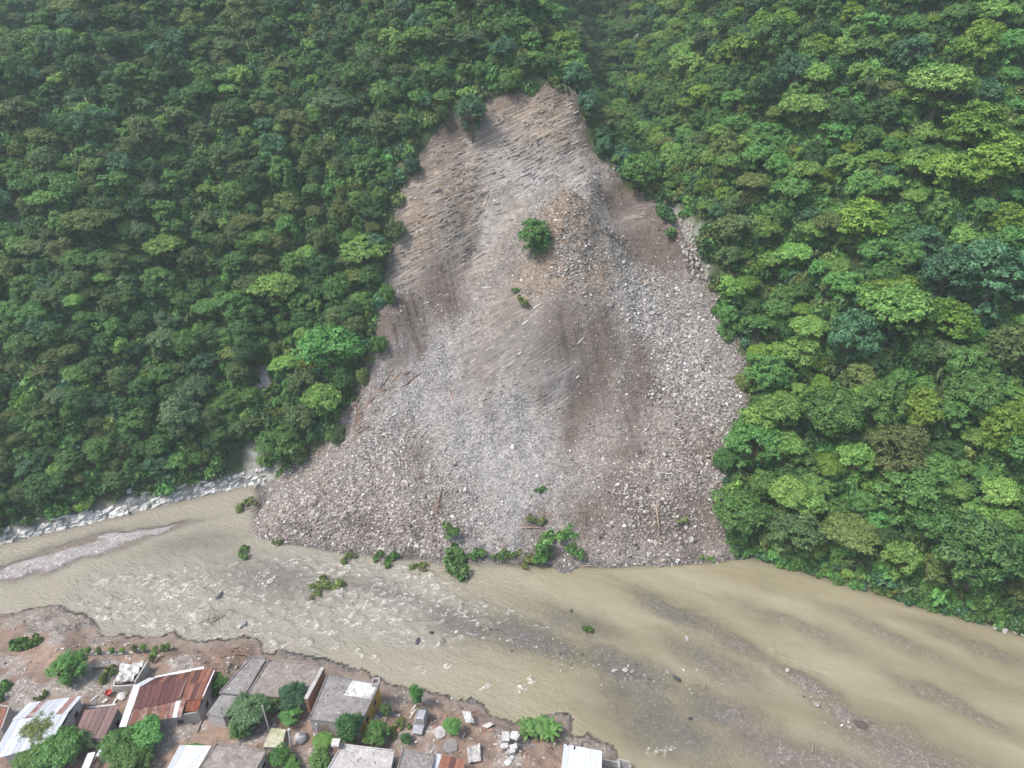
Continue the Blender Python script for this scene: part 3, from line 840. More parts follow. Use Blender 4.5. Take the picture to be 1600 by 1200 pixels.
def leaf_quads(C, N, size, r, elong=1.5, droop=.0):
    """one small folded leaf spray per centre C facing roughly N"""
    n = len(C)
    N = N / (np.linalg.norm(N, axis=1, keepdims=True) + 1e-9)
    a = r.standard_normal((n, 3)); a -= (a * N).sum(1, keepdims=True) * N; a /= np.linalg.norm(a, axis=1, keepdims=True) + 1e-9
    b = np.cross(N, a)
    s = (size * np.exp(.3 * r.standard_normal(n)))[:, None]
    A, B = a * s * .5 * elong, b * s * .5
    V = np.stack([C - A, C + B * .9 - A * .1 + N * s * .08, C + A - N * s * droop, C - B * .9 - A * .1 + N * s * .08], 1)
    return V.reshape(-1, 3)

def crown_arrays(seed, shape, leaf, nl=26, per=210):
    """crown of radius 1 over a foot at the origin: lobes of leaf tufts on an uneven dome"""
    r = np.random.default_rng(seed)
    Vs, lobes = [], []
    zc, rz, low = {'dome': (1.15, .72, -.35), 'lumpy': (1.2, .95, -.55), 'flat': (1.35, .42, -.3)}[shape]
    skew = r.uniform(-.2, .2, 2)
    for i in range(nl):
        t = (i + .5) / nl; ga = 2.39996 * i + r.uniform(-.6, .6)
        cz = 1 - t * (1 - low); ra = math.sqrt(max(0, 1 - cz * cz)); k = r.uniform(.52, .86)
        c = np.array((k * ra * math.cos(ga) + skew[0] * cz * .5, k * ra * math.sin(ga) + skew[1] * cz * .5, zc + rz * cz * r.uniform(.55, 1.0)))
        lobes.append((c, r.uniform(.22, .42) * (1 if cz > 0 else .85), r.uniform(.55, .85)))
    for k in range(5):
        ga = r.uniform(0, 6.28); rad = r.uniform(.2, .6)
        lobes.append((np.array((rad * math.cos(ga), rad * math.sin(ga), zc - rz * .5 - r.uniform(.1, .4))), r.uniform(.18, .3), .9))
    for c, lr, fl in lobes:
        nt = int(15 * (lr / .32) ** 1.5) + 4                     # tufts on the lobe
        d = r.standard_normal((nt, 3)); d /= np.linalg.norm(d, axis=1, keepdims=True); d[:, 2] = np.where(d[:, 2] < -.3, -d[:, 2], d[:, 2])
        tc = d * lr * r.uniform(.65, 1.08, (nt, 1)) * np.array((1.12, 1.12, fl))
        n = int(per * (lr / .32) ** 1.5); w = r.integers(0, nt, n)
        off = r.standard_normal((n, 3)) * lr * np.array((.20, .20, .11))
        C = c + tc[w] + off
        N = d[w] * np.array((.8, .8, .9)) + off / lr * 1.5 + .45 * r.standard_normal((n, 3)) + np.array((0, 0, .75))
        Vs.append(leaf_quads(C, N, leaf, r, 1.5, .12))
    V = np.concatenate(Vs)
    return V, np.arange(len(V)).reshape(-1, 4), lobes

def tube(pts, rad, seg=6):
    V, F = [], []
    pts = [Vector(p) for p in pts]
    for i, p in enumerate(pts):
        d = (pts[min(i + 1, len(pts) - 1)] - pts[max(i - 1, 0)]).normalized()
        a = d.orthogonal().normalized(); b = d.cross(a)
        for k in range(seg):
            t = 2 * math.pi * k / seg
            V.append(p + (a * math.cos(t) + b * math.sin(t)) * rad[i])
    for i in range(len(pts) - 1):
        for k in range(seg):
            F.append((i * seg + k, i * seg + (k + 1) % seg, (i + 1) * seg + (k + 1) % seg, (i + 1) * seg + k))
    V.append(pts[0]); V.append(pts[-1]); a, b = len(V) - 2, len(V) - 1; m = (len(pts) - 1) * seg
    for k in range(seg):
        F.append((a, (k + 1) % seg, k)); F.append((b, m + k, m + (k + 1) % seg))
    return V, F

def join(parts):
    V, F = [], []
    for v, f in parts:
        o = len(V); V += list(v); F += [tuple(i + o for i in q) for q in f]
    return V, F

def trunk_mesh(name, seed, lobes, mat):
    r = random.Random(seed); parts = []
    fork = Vector((r.uniform(-.06, .06), r.uniform(-.06, .06), .75))
    parts.append(tube([(0, 0, -.35), (0, 0, 0), fork * .5 + Vector((r.uniform(-.04, .04), 0, 0)), fork], [.095, .075, .06, .05], 7))
    for c, lr, fl in r.sample(lobes, min(9, len(lobes))):
        e = Vector(c); mid = fork.lerp(e, .5) + Vector((0, 0, -.06))
        parts.append(tube([fork, mid, e], [.035, .024, .008], 5))
    V, F = join(parts); return new_mesh(name, V, F, mat, True)

CROWN, TRUNK = [], []
for i, (cn, a, b, shp, lf) in enumerate(SPEC):
    V, F, lobes = crown_arrays(300 + i, shp, lf / 7.8, nl=28, per=420)
    CROWN.append(new_mesh('crown_%02d' % i, V, F, LEAF[i])); TRUNK.append(trunk_mesh('trunk_%02d' % i, 400 + i, lobes, BARK))
# second crown form of every kind, for the mass of the forest and to vary single trees
for i, (cn, a, b, shp, lf) in enumerate(SPEC):
    V, F, lobes = crown_arrays(500 + i, {'dome': 'lumpy', 'lumpy': 'flat', 'flat': 'dome'}[shp], lf / 7.2, nl=19, per=520)
    CROWN.append(new_mesh('crown_%02d' % (i + 12), V, F, LEAF[i])); TRUNK.append(trunk_mesh('trunk_%02d' % (i + 12), 600 + i, lobes, BARK))
def shape_of(v):
    s = SPEC[v % 12][3]
    return s if v < 12 else {'dome': 'lumpy', 'lumpy': 'flat', 'flat': 'dome'}[s]

# low bushes and vines
def bush_mesh(name, seed, mat, n=420, leaf=.16, nl=6, sp=.5, lo=.3, hi=.5):
    r = np.random.default_rng(seed); Vs = []
    for k in range(nl):
        c = np.array((r.uniform(-sp, sp), r.uniform(-sp, sp) * .75, r.uniform(.1, .5))); lr = r.uniform(lo, hi)
        d = r.standard_normal((n // nl, 3)); d /= np.linalg.norm(d, axis=1, keepdims=True); d[:, 2] = abs(d[:, 2]) * 1.0 - .25
        C = c + d * lr * (1 - .4 * r.random((len(d), 1)) ** 2)
        Vs.append(leaf_quads(C, d + .6 * r.standard_normal(d.shape) + np.array((0, 0, .4)), leaf, r, 1.5, .15))
    V = np.concatenate(Vs); return new_mesh(name, V, np.arange(len(V)).reshape(-1, 4), mat)
BUSH = [bush_mesh('bush_%d' % i, 700 + i, LEAF[k]) for i, k in enumerate((0, 1, 2, 3, 4, 7, 8, 10, 11))]

def slope_dir(x, y):
    e = 1.0
    return np.array((float(hill_h(x + e, y) - hill_h(x - e, y)), float(hill_h(x, y + e) - hill_h(x, y - e)))) / 2

TREES = []      # x, y, z, R, hscale, variant, special label or None, cast (lean), rz
def add_special(px, py, R, v, label, dz=0.0, hs=1.0, fn=None, lean=(0, 0)):
    """px, py: where the middle of the crown shows in the photograph"""
    # the crown's middle floats about 1.35 R above the foot: look for the foot below the ray
    r = ray(px, py); t = np.arange(95, 420, .4); P = np.array((0, 0, CAM_Z)) + r[None] * t[:, None]
    g = (fn or ground_h)(P[:, 0], P[:, 1]) + 1.3 * R * hs
    i = int(np.argmax(P[:, 2] < g)); p = P[i]
    TREES.append([p[0], p[1], p[2] - 1.3 * R * hs + dz, R, hs, v, label, lean, random.uniform(0, 6.28)])

S_ = add_special
S_(836, 366, 3.6, 3, 'lone leafy tree still standing on the landslide mound', hs=1.15)
S_(738, 172, 4.2, 7, 'dark leaning tree clump overhanging the top of the rock scarp, left part', hs=1.2)
S_(878, 78, 5.4, 5, 'pale yellow-green tree on the ridge above the scarp top')
S_(988, 208, 5.6, 3, 'tall fresh green tree right of the scarp top, beside the gully', hs=1.25)
S_(1000, 262, 4.6, 2, 'mid green tree leaning over the right rim of the scarp', hs=1.2)
S_(565, 392, 5.6, 20, 'broad pale olive tree at the left rim of the landslide', hs=.9)
S_(510, 540, 7.0, 10, 'large bright green tree overhanging the left edge of the rubble', hs=1.0)
S_(505, 625, 4.2, 8, 'light green feathery tree just below the large bright tree by the rubble', hs=1.3)
S_(440, 690, 5.0, 2, 'mid green tree on the low knoll left of the rubble', hs=1.0)
S_(520, 165, 5.6, 6, 'large grey-green tree high on the left hillside', hs=1)
S_(1440, 638, 4.2, 5, 'brightest yellow-green tree low on the right hillside', hs=1.1)
S_(1345, 345, 5.4, 5, 'yellow-green tree halfway up the right hillside, right of the gully')
S_(1400, 480, 7.4, 8, 'broad light green tree in the middle of the right hillside', hs=.95)
S_(1480, 500, 5.0, 5, 'yellow-green crown behind the broad light green tree on the right hillside')
S_(1470, 135, 7.4, 8, 'large rounded light green tree high on the right hillside')
S_(1520, 200, 6.4, 5, 'wide yellow-green tree below the large rounded tree, upper right')
S_(1490, 270, 6.2, 17, 'spreading yellow-green tree on the upper right slope near the frame edge')
S_(1560, 250, 6.4, 5, 'yellow-green tree at the right edge of the photograph, upper slope')
S_(1255, 170, 5.6, 8, 'light green tree on the upper right slope beyond the gully')
S_(1180, 690, 5.4, 10, 'rounded bright green tree at the right edge of the rubble')
S_(1155, 795, 5.2, 2, 'mid green tree at the foot of the rubble, right side', hs=.9)
S_(1200, 580, 4.6, 3, 'fresh green tree bordering the right side of the rubble, midway')
S_(1310, 640, 6.0, 2, 'dense mid green tree left of the brightest yellow-green tree', hs=1)
S_(1560, 420, 7.8, 19, 'huge green tree at the right edge of the photograph, middle height')
S_(1400, 700, 5.4, 9, 'brownish tree below the brightest yellow-green tree')
S_(1540, 860, 7.4, 0, 'large dark green tree above the river at the right edge', hs=1.0)
S_(1240, 830, 5.0, 11, 'dull green tree above the river right of the rubble')
S_(1330, 830, 5.2, 4, 'olive green tree over the right river bank', hs=.8)
S_(1420, 770, 5.6, 14, 'mid green flat tree above the right river bank')
S_(430, 450, 5.4, 8, 'light green tree in the middle of the left hillside near the rubble')
S_(370, 480, 4.6, 3, 'fresh green tree in the middle of the left hillside')
S_(140, 345, 6.0, 4, 'large olive green spreading tree on the left hillside', hs=.8)
S_(255, 385, 5.0, 8, 'light green flat-topped tree on the left hillside', hs=.8)
# trees toppled over the rim onto the bare slope
for (px, py, R, v, ry, rx, lb) in [(582, 545, 2.2, 3, 1.1, .3, 'small tree toppled onto the rubble from the left rim, midway'), (560, 590, 1.9, 4, 1.2, .5, 'small olive tree fallen out of the left forest edge near the log pile'), (597, 470, 2.2, 2, 1.0, .2, 'small tree leaning out over the brown soil at the left rim'),
                                   (612, 372, 2.4, 11, .9, .2, 'dull green tree tipping over the left edge of the rock beds'), (640, 270, 2.2, 7, .8, .4, 'blue-green tree tipping over the upper left rim'), (690, 190, 2.2, 0, .6, .6, 'dark green tree hanging from the upper left corner of the scar'),
                                   (800, 140, 2.0, 2, .1, .8, 'small green tree hanging head-down at the very top of the scar'), (915, 165, 2.2, 0, -.6, .5, 'dark tree hanging over the top right corner of the scar'), (945, 240, 2.2, 7, -.8, .4, 'blue-green tree tipping over the upper right rim'),
                                   (1142, 500, 2.2, 3, -1.0, .4, 'small tree fallen out of the right forest edge onto coarse rubble'), (1168, 600, 2.0, 4, -1.1, .4, 'olive tree toppled at the right edge of the rubble'),
                                   (1135, 720, 2.2, 2, -1.0, .5, 'small tree toppled at the lower right rubble edge'), (520, 680, 2.2, 11, 1.1, .5, 'dull green tree toppled at the lower left rubble edge')]:
    p = hit(px, py); TREES.append([p[0] - .6 * math.copysign(R, ry), p[1], p[2] + .2, R, 1.2, v, lb, (rx, ry), 0.0])
N_SPECIAL = len(TREES)

def in_view(p, mx=60, my=60):
    a, b, d = to_px(p)
    return d > 20 and -mx < a < 1600 + mx and -my < b < 1200 + my

def plant_forest():
    occ = {}
    def near(x, y, R):
        k = (int(x // 8), int(y // 8))
        for i in range(-2, 3):
            for j in range(-2, 3):
                for (a, b, q) in occ.get((k[0] + i, k[1] + j), ()):
                    if (a - x) ** 2 + (b - y) ** 2 < (.52 * (R + q)) ** 2: return True
        return False
    def put(x, y, R): occ.setdefault((int(x // 8), int(y // 8)), []).append((x, y, R))
    for t in TREES: put(t[0], t[1], t[3])
    N = 46000
    X = RNG.uniform(-300, 300, N); Y = RNG.uniform(60, 420, N)
    nb = north_bank(X); sd_ = poly_dist(SLIDE_POLY, X, Y); gl = line_dist(GULLY, X, Y)
    H = hill_h(X, Y)
    big = fbm(X / 30, Y / 30, seed=95, octv=2); patch = fbm(X / 16, Y / 16, seed=96, octv=2)
    for i in range(N):
        x, y = X[i], Y[i]
        right = x > 38
        R = (random.uniform(1.7, 3.9) if not right else random.uniform(2.0, 4.7)) * (1 + .15 * big[i])
        if random.random() < .12: R *= 1.3
        if y - nb[i] < (.3 + .25 * R if x > 40 else (2.2 if x < -55 else 1.0) + .4 * R): continue
        if sd_[i] > -.42 * R: continue
        if gl[i] < 2.3 + .7 * R: continue
        # bare patches left of the rubble
        px, py, d = to_px((x, y, H[i] + R))
        if not (-160 < px < 1760 and -160 < py < 1300): continue
        if near(x, y, R): continue
        if (abs(px - 415) < 24 and 560 < py < 640) or (375 < px < 420 and 690 < py < 790): continue
        u = random.random() + .25 * patch[i]
        if right:
            v = random.choice((0, 1, 2, 2, 3, 7, 11, 10, 3)) if u < .5 else random.choice((8, 5, 4, 8, 3, 5, 8, 10))
        else:
            v = random.choice((0, 1, 2, 2, 7, 11, 11, 0)) if u < .62 else random.choice((4, 6, 4, 8, 3, 9, 2, 8, 3))
        if random.random() < .45: v += 12
        hs = random.uniform(.85, 1.45)
        TREES.append([x, y, H[i] - .12 * R, R, hs, v, None, (random.gauss(0, .06), random.gauss(0, .06)), random.uniform(0, 6.28)])
        put(x, y, R)
plant_forest()
print('trees', len(TREES))

def place_phrase(px, py):
    if px > 1115 or (px > 1010 and py < 290):
        if px < 1240 and py > 420: side = 'beside the rubble, right side'
        elif py > 760: side = 'above the right river bank'
        elif px < 1180: side = 'right of the gully'
        elif px < 1320: side = 'on the inner right slope'
        elif px < 1460: side = 'on the middle right slope'
        else: side = 'on the outer right slope'
        lev = 'near top edge' if py < 90 else 'high up' if py < 240 else 'upper half' if py < 400 else 'mid height' if py < 560 else 'lower half' if py < 760 else 'low down'
    elif px > 620:
        side = 'on the ridge above the scarp' if px < 920 else 'on the spur beside the gully'
        lev = 'near top edge' if py < 50 else 'mid height' if py < 110 else 'by the rim'
    else:
        if px > 470 and py > 300: side = 'beside the rubble, left side'
        elif px > 420: side = 'left of the scarp'
        elif px > 280: side = 'on the inner left slope'
        elif px > 140: side = 'on the middle left slope'
        else: side = 'on the outer left slope'
        if py > 660: side = 'above the white rock ledge' if px < 400 else 'above the rubble lobe'
        lev = 'near top edge' if py < 80 else 'high up' if py < 190 else 'upper half' if py < 300 else 'mid height' if py < 420 else 'lower half' if py < 540 else 'low down' if py < 660 else 'near the river'
    return side, lev

def build_trees():
    infos = []
    for i, t in enumerate(TREES):
        a, b, d = to_px((t[0], t[1], t[2] + 1.3 * t[3] * t[4]))
        vis = -20 < a < 1620 and -10 < b < 1210
        infos.append((i, a, b, d, (t[3] / d) ** 2 if vis else 0))
    order = sorted(infos[N_SPECIAL:], key=lambda q: -q[4])
    single = [q[0] for q in infos[:N_SPECIAL]] + [q[0] for q in order[:300 - N_SPECIAL] if q[4] > 0]
    sset = set(single)
    # labels: kind and place, then the order among those alike
    lab = {}
    for i in single:
        t = TREES[i]
        if t[6]: continue
        side, lev = place_phrase(infos[i][1], infos[i][2])
        lab.setdefault('%s %s tree %s, %s' % (SPEC[t[5] % 12][0], SHAPE_WORD[shape_of(t[5])], side, lev), []).append(i)
    words_ = ['leftmost', 'second from left', 'third from left', 'fourth from left', 'fifth from left', 'sixth from left']
    final = {}
    for L, ids in lab.items():
        ids.sort(key=lambda i: infos[i][1])
        if len(ids) == 1: final[ids[0]] = L
        elif len(ids) == 2:
            final[ids[0]] = 'left one: ' + L if False else L + ', the left one'; final[ids[1]] = L + ', the right one'
        else:
            for k, i in enumerate(ids): final[i] = L + (', rightmost' if k == len(ids) - 1 else ', ' + words_[min(k, 5)])
    for i in single:
        t = TREES[i]; x, y, z, R, hs, v, sl, lean, rz = t
        e = empty('forest_tree', (x, y, z), rz)
        e.rotation_euler = (lean[0], lean[1], rz); e.scale = (R, R, R * hs)
        tag(e, sl or final[i], 'tree', 'trees of the forest slopes' if not sl else 'trees that stand out on the slopes')
        for nm, me in (('trunk', TRUNK[v]), ('crown', CROWN[v])):
            link(nm, me, e)
    rest = [i for i in range(len(TREES)) if i not in sset]
    T = [TREES[i] for i in rest]
    both = []
    for k in range(24):
        c = CROWN[k]; both.append(c)
    o = scatter('distant_forest', [(t[0], t[1], t[2]) for t in T], [(t[7][0], t[7][1], t[8]) for t in T], [(t[3], t[3], t[3] * t[4]) for t in T], [t[5] for t in T], both)
    tag(o, 'mass of smaller green forest trees covering the slopes behind', 'forest')
    # understorey
    n = 46000
    x = RNG.uniform(-260, 260, n); y = RNG.uniform(60, 330, n)
    k = (y - north_bank(x) > np.where(x < -52, 1.3, .05)) & (poly_dist(SLIDE_POLY, x, y) < -.4 + 2.6 * np.maximum(0, fbm(x / 4, y / 4, seed=97, octv=2)) * (y > 118)) & (line_dist(GULLY, x, y) > 2.8)
    x, y = x[k], y[k]; h = hill_h(x, y)
    h = np.where(poly_dist(SLIDE_POLY, x, y) > -.5, np.minimum(h, slide_smooth(x, y)), h)
    P = np.stack([x, y, h], 1)
    d = P[:, 1] * CP - (P[:, 2] - CAM_Z) * SP; a = 800 + FPX * P[:, 0] / d; b = 600 - FPX * (P[:, 1] * SP + (P[:, 2] - CAM_Z) * CP) / d
    k = (a > -120) & (a < 1720) & (b > -120) & (b < 1250) & ~((abs(a - 415) < 16) & (b > 570) & (b < 625)) & ~((a > 385) & (a < 410) & (b > 700) & (b < 760))
    P = P[k]; m = len(P)
    s = RNG.uniform(1.4, 3.4, m)
    o = scatter('undergrowth', P - np.array((0, 0, .2)), np.stack([RNG.normal(.3, .2, m), RNG.normal(0, .2, m), RNG.uniform(0, 6.28, m)], 1), np.stack([s, s, s * RNG.uniform(.8, 1.7, m)], 1), RNG.integers(0, len(BUSH), m), BUSH)
    # growth hanging over the right bank
    n2 = 900; bx = RNG.uniform(44, 175, n2); by = north_bank(bx) + RNG.uniform(-.5, 2.6, n2); s2 = RNG.uniform(.8, 2.0, n2)
    o2 = scatter('bank_brush', np.stack([bx, by, np.maximum(hill_h(bx, by), .05) - .1], 1), np.stack([RNG.normal(.5, .3, n2), RNG.normal(0, .2, n2), RNG.uniform(0, 6.28, n2)], 1), np.stack([s2, s2, s2], 1), RNG.integers(0, len(BUSH), n2), BUSH)
    tag(o2, 'green brush hanging over the water along the right bank', 'brush')
    tag(o, 'dense green undergrowth and vines between the forest trees', 'undergrowth')
    print('understorey', m, 'rest', len(rest))
build_trees()


# ================================================================== ROCK LEDGES, BOULDERS
def on_slide(p):
    """lift a point of the smooth slope onto the real rubble surface"""
    x, y = np.array([p[0]]), np.array([p[1]])
    if poly_dist(SLIDE_POLY, x, y)[0] > -.5:
        p[2] = p[2] + float(slide_surface(x, y)[2][0] - slide_smooth(x, y)[0])
    return p
def ledge():
    bank = [(x, float(north_bank(np.array([x]))[0])) for x in np.arange(-125, -55, .5)]
    e = empty('limestone_ledge', (bank[70][0], bank[70][1], 0))
    tag(e, 'low white limestone ledge along the left river bank below the forest', 'rock ledge')
    r = random.Random(3)
    me_pool = []
    for k in range(9):                                     # slabs: bevelled, split, uneven
        bm = bmesh.new(); bmesh.ops.create_cube(bm, size=1)
        bmesh.ops.subdivide_edges(bm, edges=bm.edges, cuts=1, use_grid_fill=True)
        for v in bm.verts: v.co = Vector((v.co.x * (1 + r.uniform(-.45, .45)), v.co.y * (1 + r.uniform(-.5, .5)), v.co.z * (1 + r.uniform(-.5, .5))))
        bmesh.ops.triangulate(bm, faces=bm.faces)
        me = bpy.data.meshes.new('ledge_block'); bm.to_mesh(me); bm.free(); me.materials.append(ROCK_M[3]); me_pool.append(me)
    o0 = e.location
    for i in range(420):
        if len(e.children) >= 298: break
        t = r.random(); x = -122 + 65 * t; yb = float(np.interp(x, [b[0] for b in bank], [b[1] for b in bank]))
        wide = 1.6 + 2.0 * max(0, math.sin((x + 122) / 9.0)) ** 2 + (2.4 if -84 < x < -66 else 0)
        dy = r.random() ** 1.2 * wide - .35; z = max(-.1, float(hill_h(x, yb + dy))) + r.uniform(-.2, .15)
        if dy > 2.8 and r.random() < .3: continue
        b = bpy.data.objects.new('rock_block', r.choice(me_pool)); COL.objects.link(b); b.parent = e
        b.location = (x - o0.x, yb + dy - o0.y, z)
        b.scale = (r.uniform(.5, 2.2), r.uniform(.35, 1.0), r.uniform(.3, .8))
        b.rotation_euler = (r.gauss(.35, .25), r.gauss(-.15, .2), math.radians(24) + r.gauss(.15, .35))
ledge()

def boulder(p, s, k, label, group, rz=None, name='boulder'):
    o = link(name, ROCKS[k][random.randrange(5)])
    o.location = [float(c) for c in p]; o.scale = (s, s * random.uniform(.75, 1.0), s * random.uniform(.75, 1.1))
    o.rotation_euler = (random.gauss(0, .3), random.gauss(0, .3), random.uniform(0, 6.28) if rz is None else rz)
    tag(o, label, 'boulder', group); return o

def boulders():
    # right bank
    nth = iter('first second third fourth fifth sixth seventh eighth ninth tenth eleventh twelfth thirteenth'.split())
    for (px, py, s) in sorted([(1335, 907, 1.8), (1400, 925, 1.3), (1330, 915, 1.1), (1490, 955, 1.9), (1478, 950, 1.3), (1528, 965, 1.4), (1555, 980, 1.6), (1570, 985, 2.0), (1585, 988, 1.5), (1600, 992, 1.6), (1540, 972, 1.1), (1425, 935, 1.2), (1445, 942, .9)]):
        p = at_h(px, py, .2); boulder(p, s * .75, random.choice((0, 0, 1)), next(nth) + ' pale boulder from the left at the water line of the right bank', 'boulders along the right bank')
    # in the river
    big = [(345, 930, 2.4, 4, 'large dark boulder breaking the rapids in mid river'), (380, 977, 1.6, 4, 'dark boulder in the rapids next to a driftwood clump'), (232, 908, 1.1, 4, 'small dark boulder at the upper edge of the rapids'),
           (170, 951, 1.0, 4, 'small dark stone in the left rapids near the village spit'), (652, 1002, 1.5, 4, 'dark boulder at the near edge of the gravel shoal, left end'), (674, 988, 1.2, 4, 'dark stone standing in the shallow rapids'),
           (691, 1002, 1.2, 1, 'reddish boulder at the near edge of the shoal'), (793, 960, 1.1, 4, 'grey boulder above the shoal in calm water'), (892, 954, 1.0, 4, 'lone grey stone in smooth water near the rubble'),
           (960, 1048, 1.1, 0, 'pale boulder on the shoal'), (977, 1047, 1.0, 0, 'pale boulder right of another on the shoal'), (988, 1049, 0.8, 0, 'third pale boulder of the row on the shoal'), (1043, 1050, 0.8, 0, 'pale stone right of the shoal row'),
           (1072, 998, 1.3, 4, 'dark snag-like stone alone in smooth brown water'), (1276, 1100, 1.4, 0, 'pale stone heap on the mauve sand bar'), (1230, 1047, 1.0, 0, 'pale stone at the upper end of the sand bar'), (1344, 1132, 2.2, 2, 'brown boulder on the lower sand bar'),
           (763, 1141, 1.6, 1, 'rounded pinkish boulder on the village shore'), (1058, 1060, 1.5, 4, 'dark rock cluster at the right end of the shoal'), (1078, 1122, .8, 4, 'small dark stone in the lower channel'), (720, 1105, 1.0, 4, 'dark stone just off the village shore')]
    for (px, py, s, k, L) in big:
        p = at_h(px, py, .1); p[2] = max(0.0, float(river_h(*[np.array([c]) for c in p[:2]])[0])) + .12
        boulder(p, s, k, L, 'boulders in the river')
    poly = px_poly([(690, 970), (760, 980), (880, 1005), (1000, 1045), (1130, 1060), (1110, 1085), (960, 1065), (860, 1040), (740, 1000)])
    P = np.array(poly); lo, hi = P.min(0), P.max(0)
    n = 2600; q = RNG.uniform(lo, hi, (n, 2)); q = q[poly_dist(poly, q[:, 0], q[:, 1]) > RNG.uniform(-1.5, 2.5, n)]
    for (px, py, m, sp) in [(300, 925, 30, 60), (520, 905, 60, 70), (1265, 1080, 50, 28), (1330, 1130, 30, 28), (620, 900, 40, 45), (700, 965, 60, 40)]:
        q = np.vstack([q, [at_h(px + random.gauss(0, sp), py + random.gauss(0, sp * .3), 0)[:2] for _ in range(m)]])
    m = len(q); s = np.clip(.22 * np.exp(.5 * RNG.standard_normal(m)), .1, .8); z = np.maximum(river_h(q[:, 0], q[:, 1]), -.06) + .02
    o = scatter('river_stones', np.column_stack([q, z]), RNG.uniform(0, 6.28, (m, 3)), np.stack([s, s, s], 1), RNG.choice([0, 1, 2, 3, 4, 0, 1, 2, 3, 4, 5, 6, 10, 11], m), ROCKS[4] + ROCKS[0] + ROCKS[3])
    tag(o, 'small wet stones strewn over the mid-river shoals', 'stones')
    # the largest blocks on the rubble, each where it lies
    k = 0
    for (L, pts) in [('pale block on the coarse right side of the landslide, %s', [(985, 470, 'nearest the mound'), (1050, 480, 'high up'), (1095, 520, 'near the right rim'), (1040, 545, 'in the middle'), (1120, 590, 'by the forest edge'), (1075, 620, 'lowest')]),
                     ('pinkish block on the left lobe of the landslide, %s', [(450, 800, 'at its tip'), (500, 760, 'near the trees'), (540, 815, 'in its middle'), (585, 850, 'close to the water'), (610, 760, 'high on it'), (640, 820, 'at its right end')]),
                     ('pale block near the landslide foot on the right, %s', [(960, 840, 'left of the bare trunk'), (1050, 770, 'above the bare trunk'), (1080, 840, 'right of the bare trunk'), (1110, 780, 'near the right trees'), (1130, 855, 'beside the water'), (1000, 740, 'highest of them')]),
                     ('tan block on the mound below the scarp, %s', [(870, 345, 'right of the lone tree'), (905, 360, 'on its right shoulder'), (890, 420, 'on its lower slope'), (855, 430, 'below the lone tree')]),
                     ('grey block on the middle fan, %s', [(740, 690, 'upper left'), (800, 700, 'upper middle'), (760, 790, 'lower left'), (840, 745, 'right side')])]:
        for (px, py, wh) in pts:
            p = on_slide(hit(px, py, slide_smooth)); boulder(p, random.uniform(1.2, 1.75), 1 if 'pink' in L else random.choice((0, 3)), L % wh, 'largest blocks on the landslide', name='rock_block')
    # pale stream rocks in the gully
    n = 700
    t = RNG.random(n); gx = np.array([g[0] for g in GULLY]); gy = np.array([g[1] for g in GULLY])
    y = gy[0] + t * (gy[-1] - gy[0]); x = np.interp(y, gy, gx) + RNG.normal(0, 1, n) * np.interp(y, [147, 170, 194], [1.6, 1.3, 1.0]); h = hill_h(x, y)
    s = RNG.uniform(.3, 1.3, n)
    o = scatter('stream_rocks', np.stack([x, y, h + .1], 1), RNG.uniform(0, 6.28, (n, 3)), np.stack([s, s, s], 1), RNG.integers(0, 10, n), ROCKS[0] + ROCKS[1])
    tag(o, 'pale stones filling the narrow stream gully right of the scarp', 'stones')
    # stones on the village bank and spit
    n = 16000
    x = RNG.uniform(-100, 25, n); y = RNG.uniform(50, 92, n); s_ = poly_dist(SB_POLY, x, y)
    den = smoothstep(.0, .5, fbm(x / 4.5, y / 3.5, seed=101, octv=4) + .35 * smoothstep(-30, -42, x) * smoothstep(78, 84, y) + .35 * smoothstep(-12, -2, x)) * (s_ > .3) + .12
    k = (RNG.random(n) < den * .45) & (s_ > 0)
    x, y = x[k], y[k]; m = len(x); s = np.clip(.12 * np.exp(.6 * RNG.standard_normal(m)), .06, .6)
    o = scatter('bank_stones', np.stack([x, y, river_h(x, y) + .02], 1), RNG.uniform(0, 6.28, (m, 3)), np.stack([s, s, s], 1) * 1.5, RNG.integers(0, 15, m), ROCKS[3] + ROCKS[0] + ROCKS[1])
    tag(o, 'scattered pale stones and rubble on the red village ground', 'stones')
boulders()

# ================================================================== DRIFTWOOD, LOGS, UPROOTED SHRUBS
def crooked(r, L, rad, up=.15):
    a = r.uniform(0, 6.28); d = Vector((math.cos(a), math.sin(a), r.uniform(-.1, up))); p = Vector((0, 0, 0)); pts = [p.copy()]
    for k in range(4):
        d = (d + Vector((r.gauss(0, .22), r.gauss(0, .22), r.gauss(0, .12)))).normalized(); p = p + d * L / 4; pts.append(p.copy())
    return tube(pts, [rad * (1 - .2 * k) for k in range(5)], 5)

def branch_tangle(seed, n, L, rad):
    r = random.Random(seed); parts = []
    for i in range(n):
        v, f = crooked(r, L * r.uniform(.4, 1.1), rad * r.uniform(.4, 1.0), .5); o = Vector((r.gauss(0, L * .25), r.gauss(0, L * .18), r.uniform(0, .3)))
        parts.append(([q + o for q in v], f))
    return join(parts)
TANGLE = [new_mesh('tangle_%d' % i, *branch_tangle(20 + i, 16, 2.2, .05), BARK) for i in range(3)]
TANGLE_R = [new_mesh('tangle_red_%d' % i, *branch_tangle(40 + i, 16, 2.2, .055), REDWOOD) for i in range(2)]
LEAFTUFT = [bush_mesh('shrub_leaves_%d' % i, 760 + i, LEAF[k], 800, .15, 15, .85, .16, .36) for i, k in enumerate((2, 3, 3, 4))]

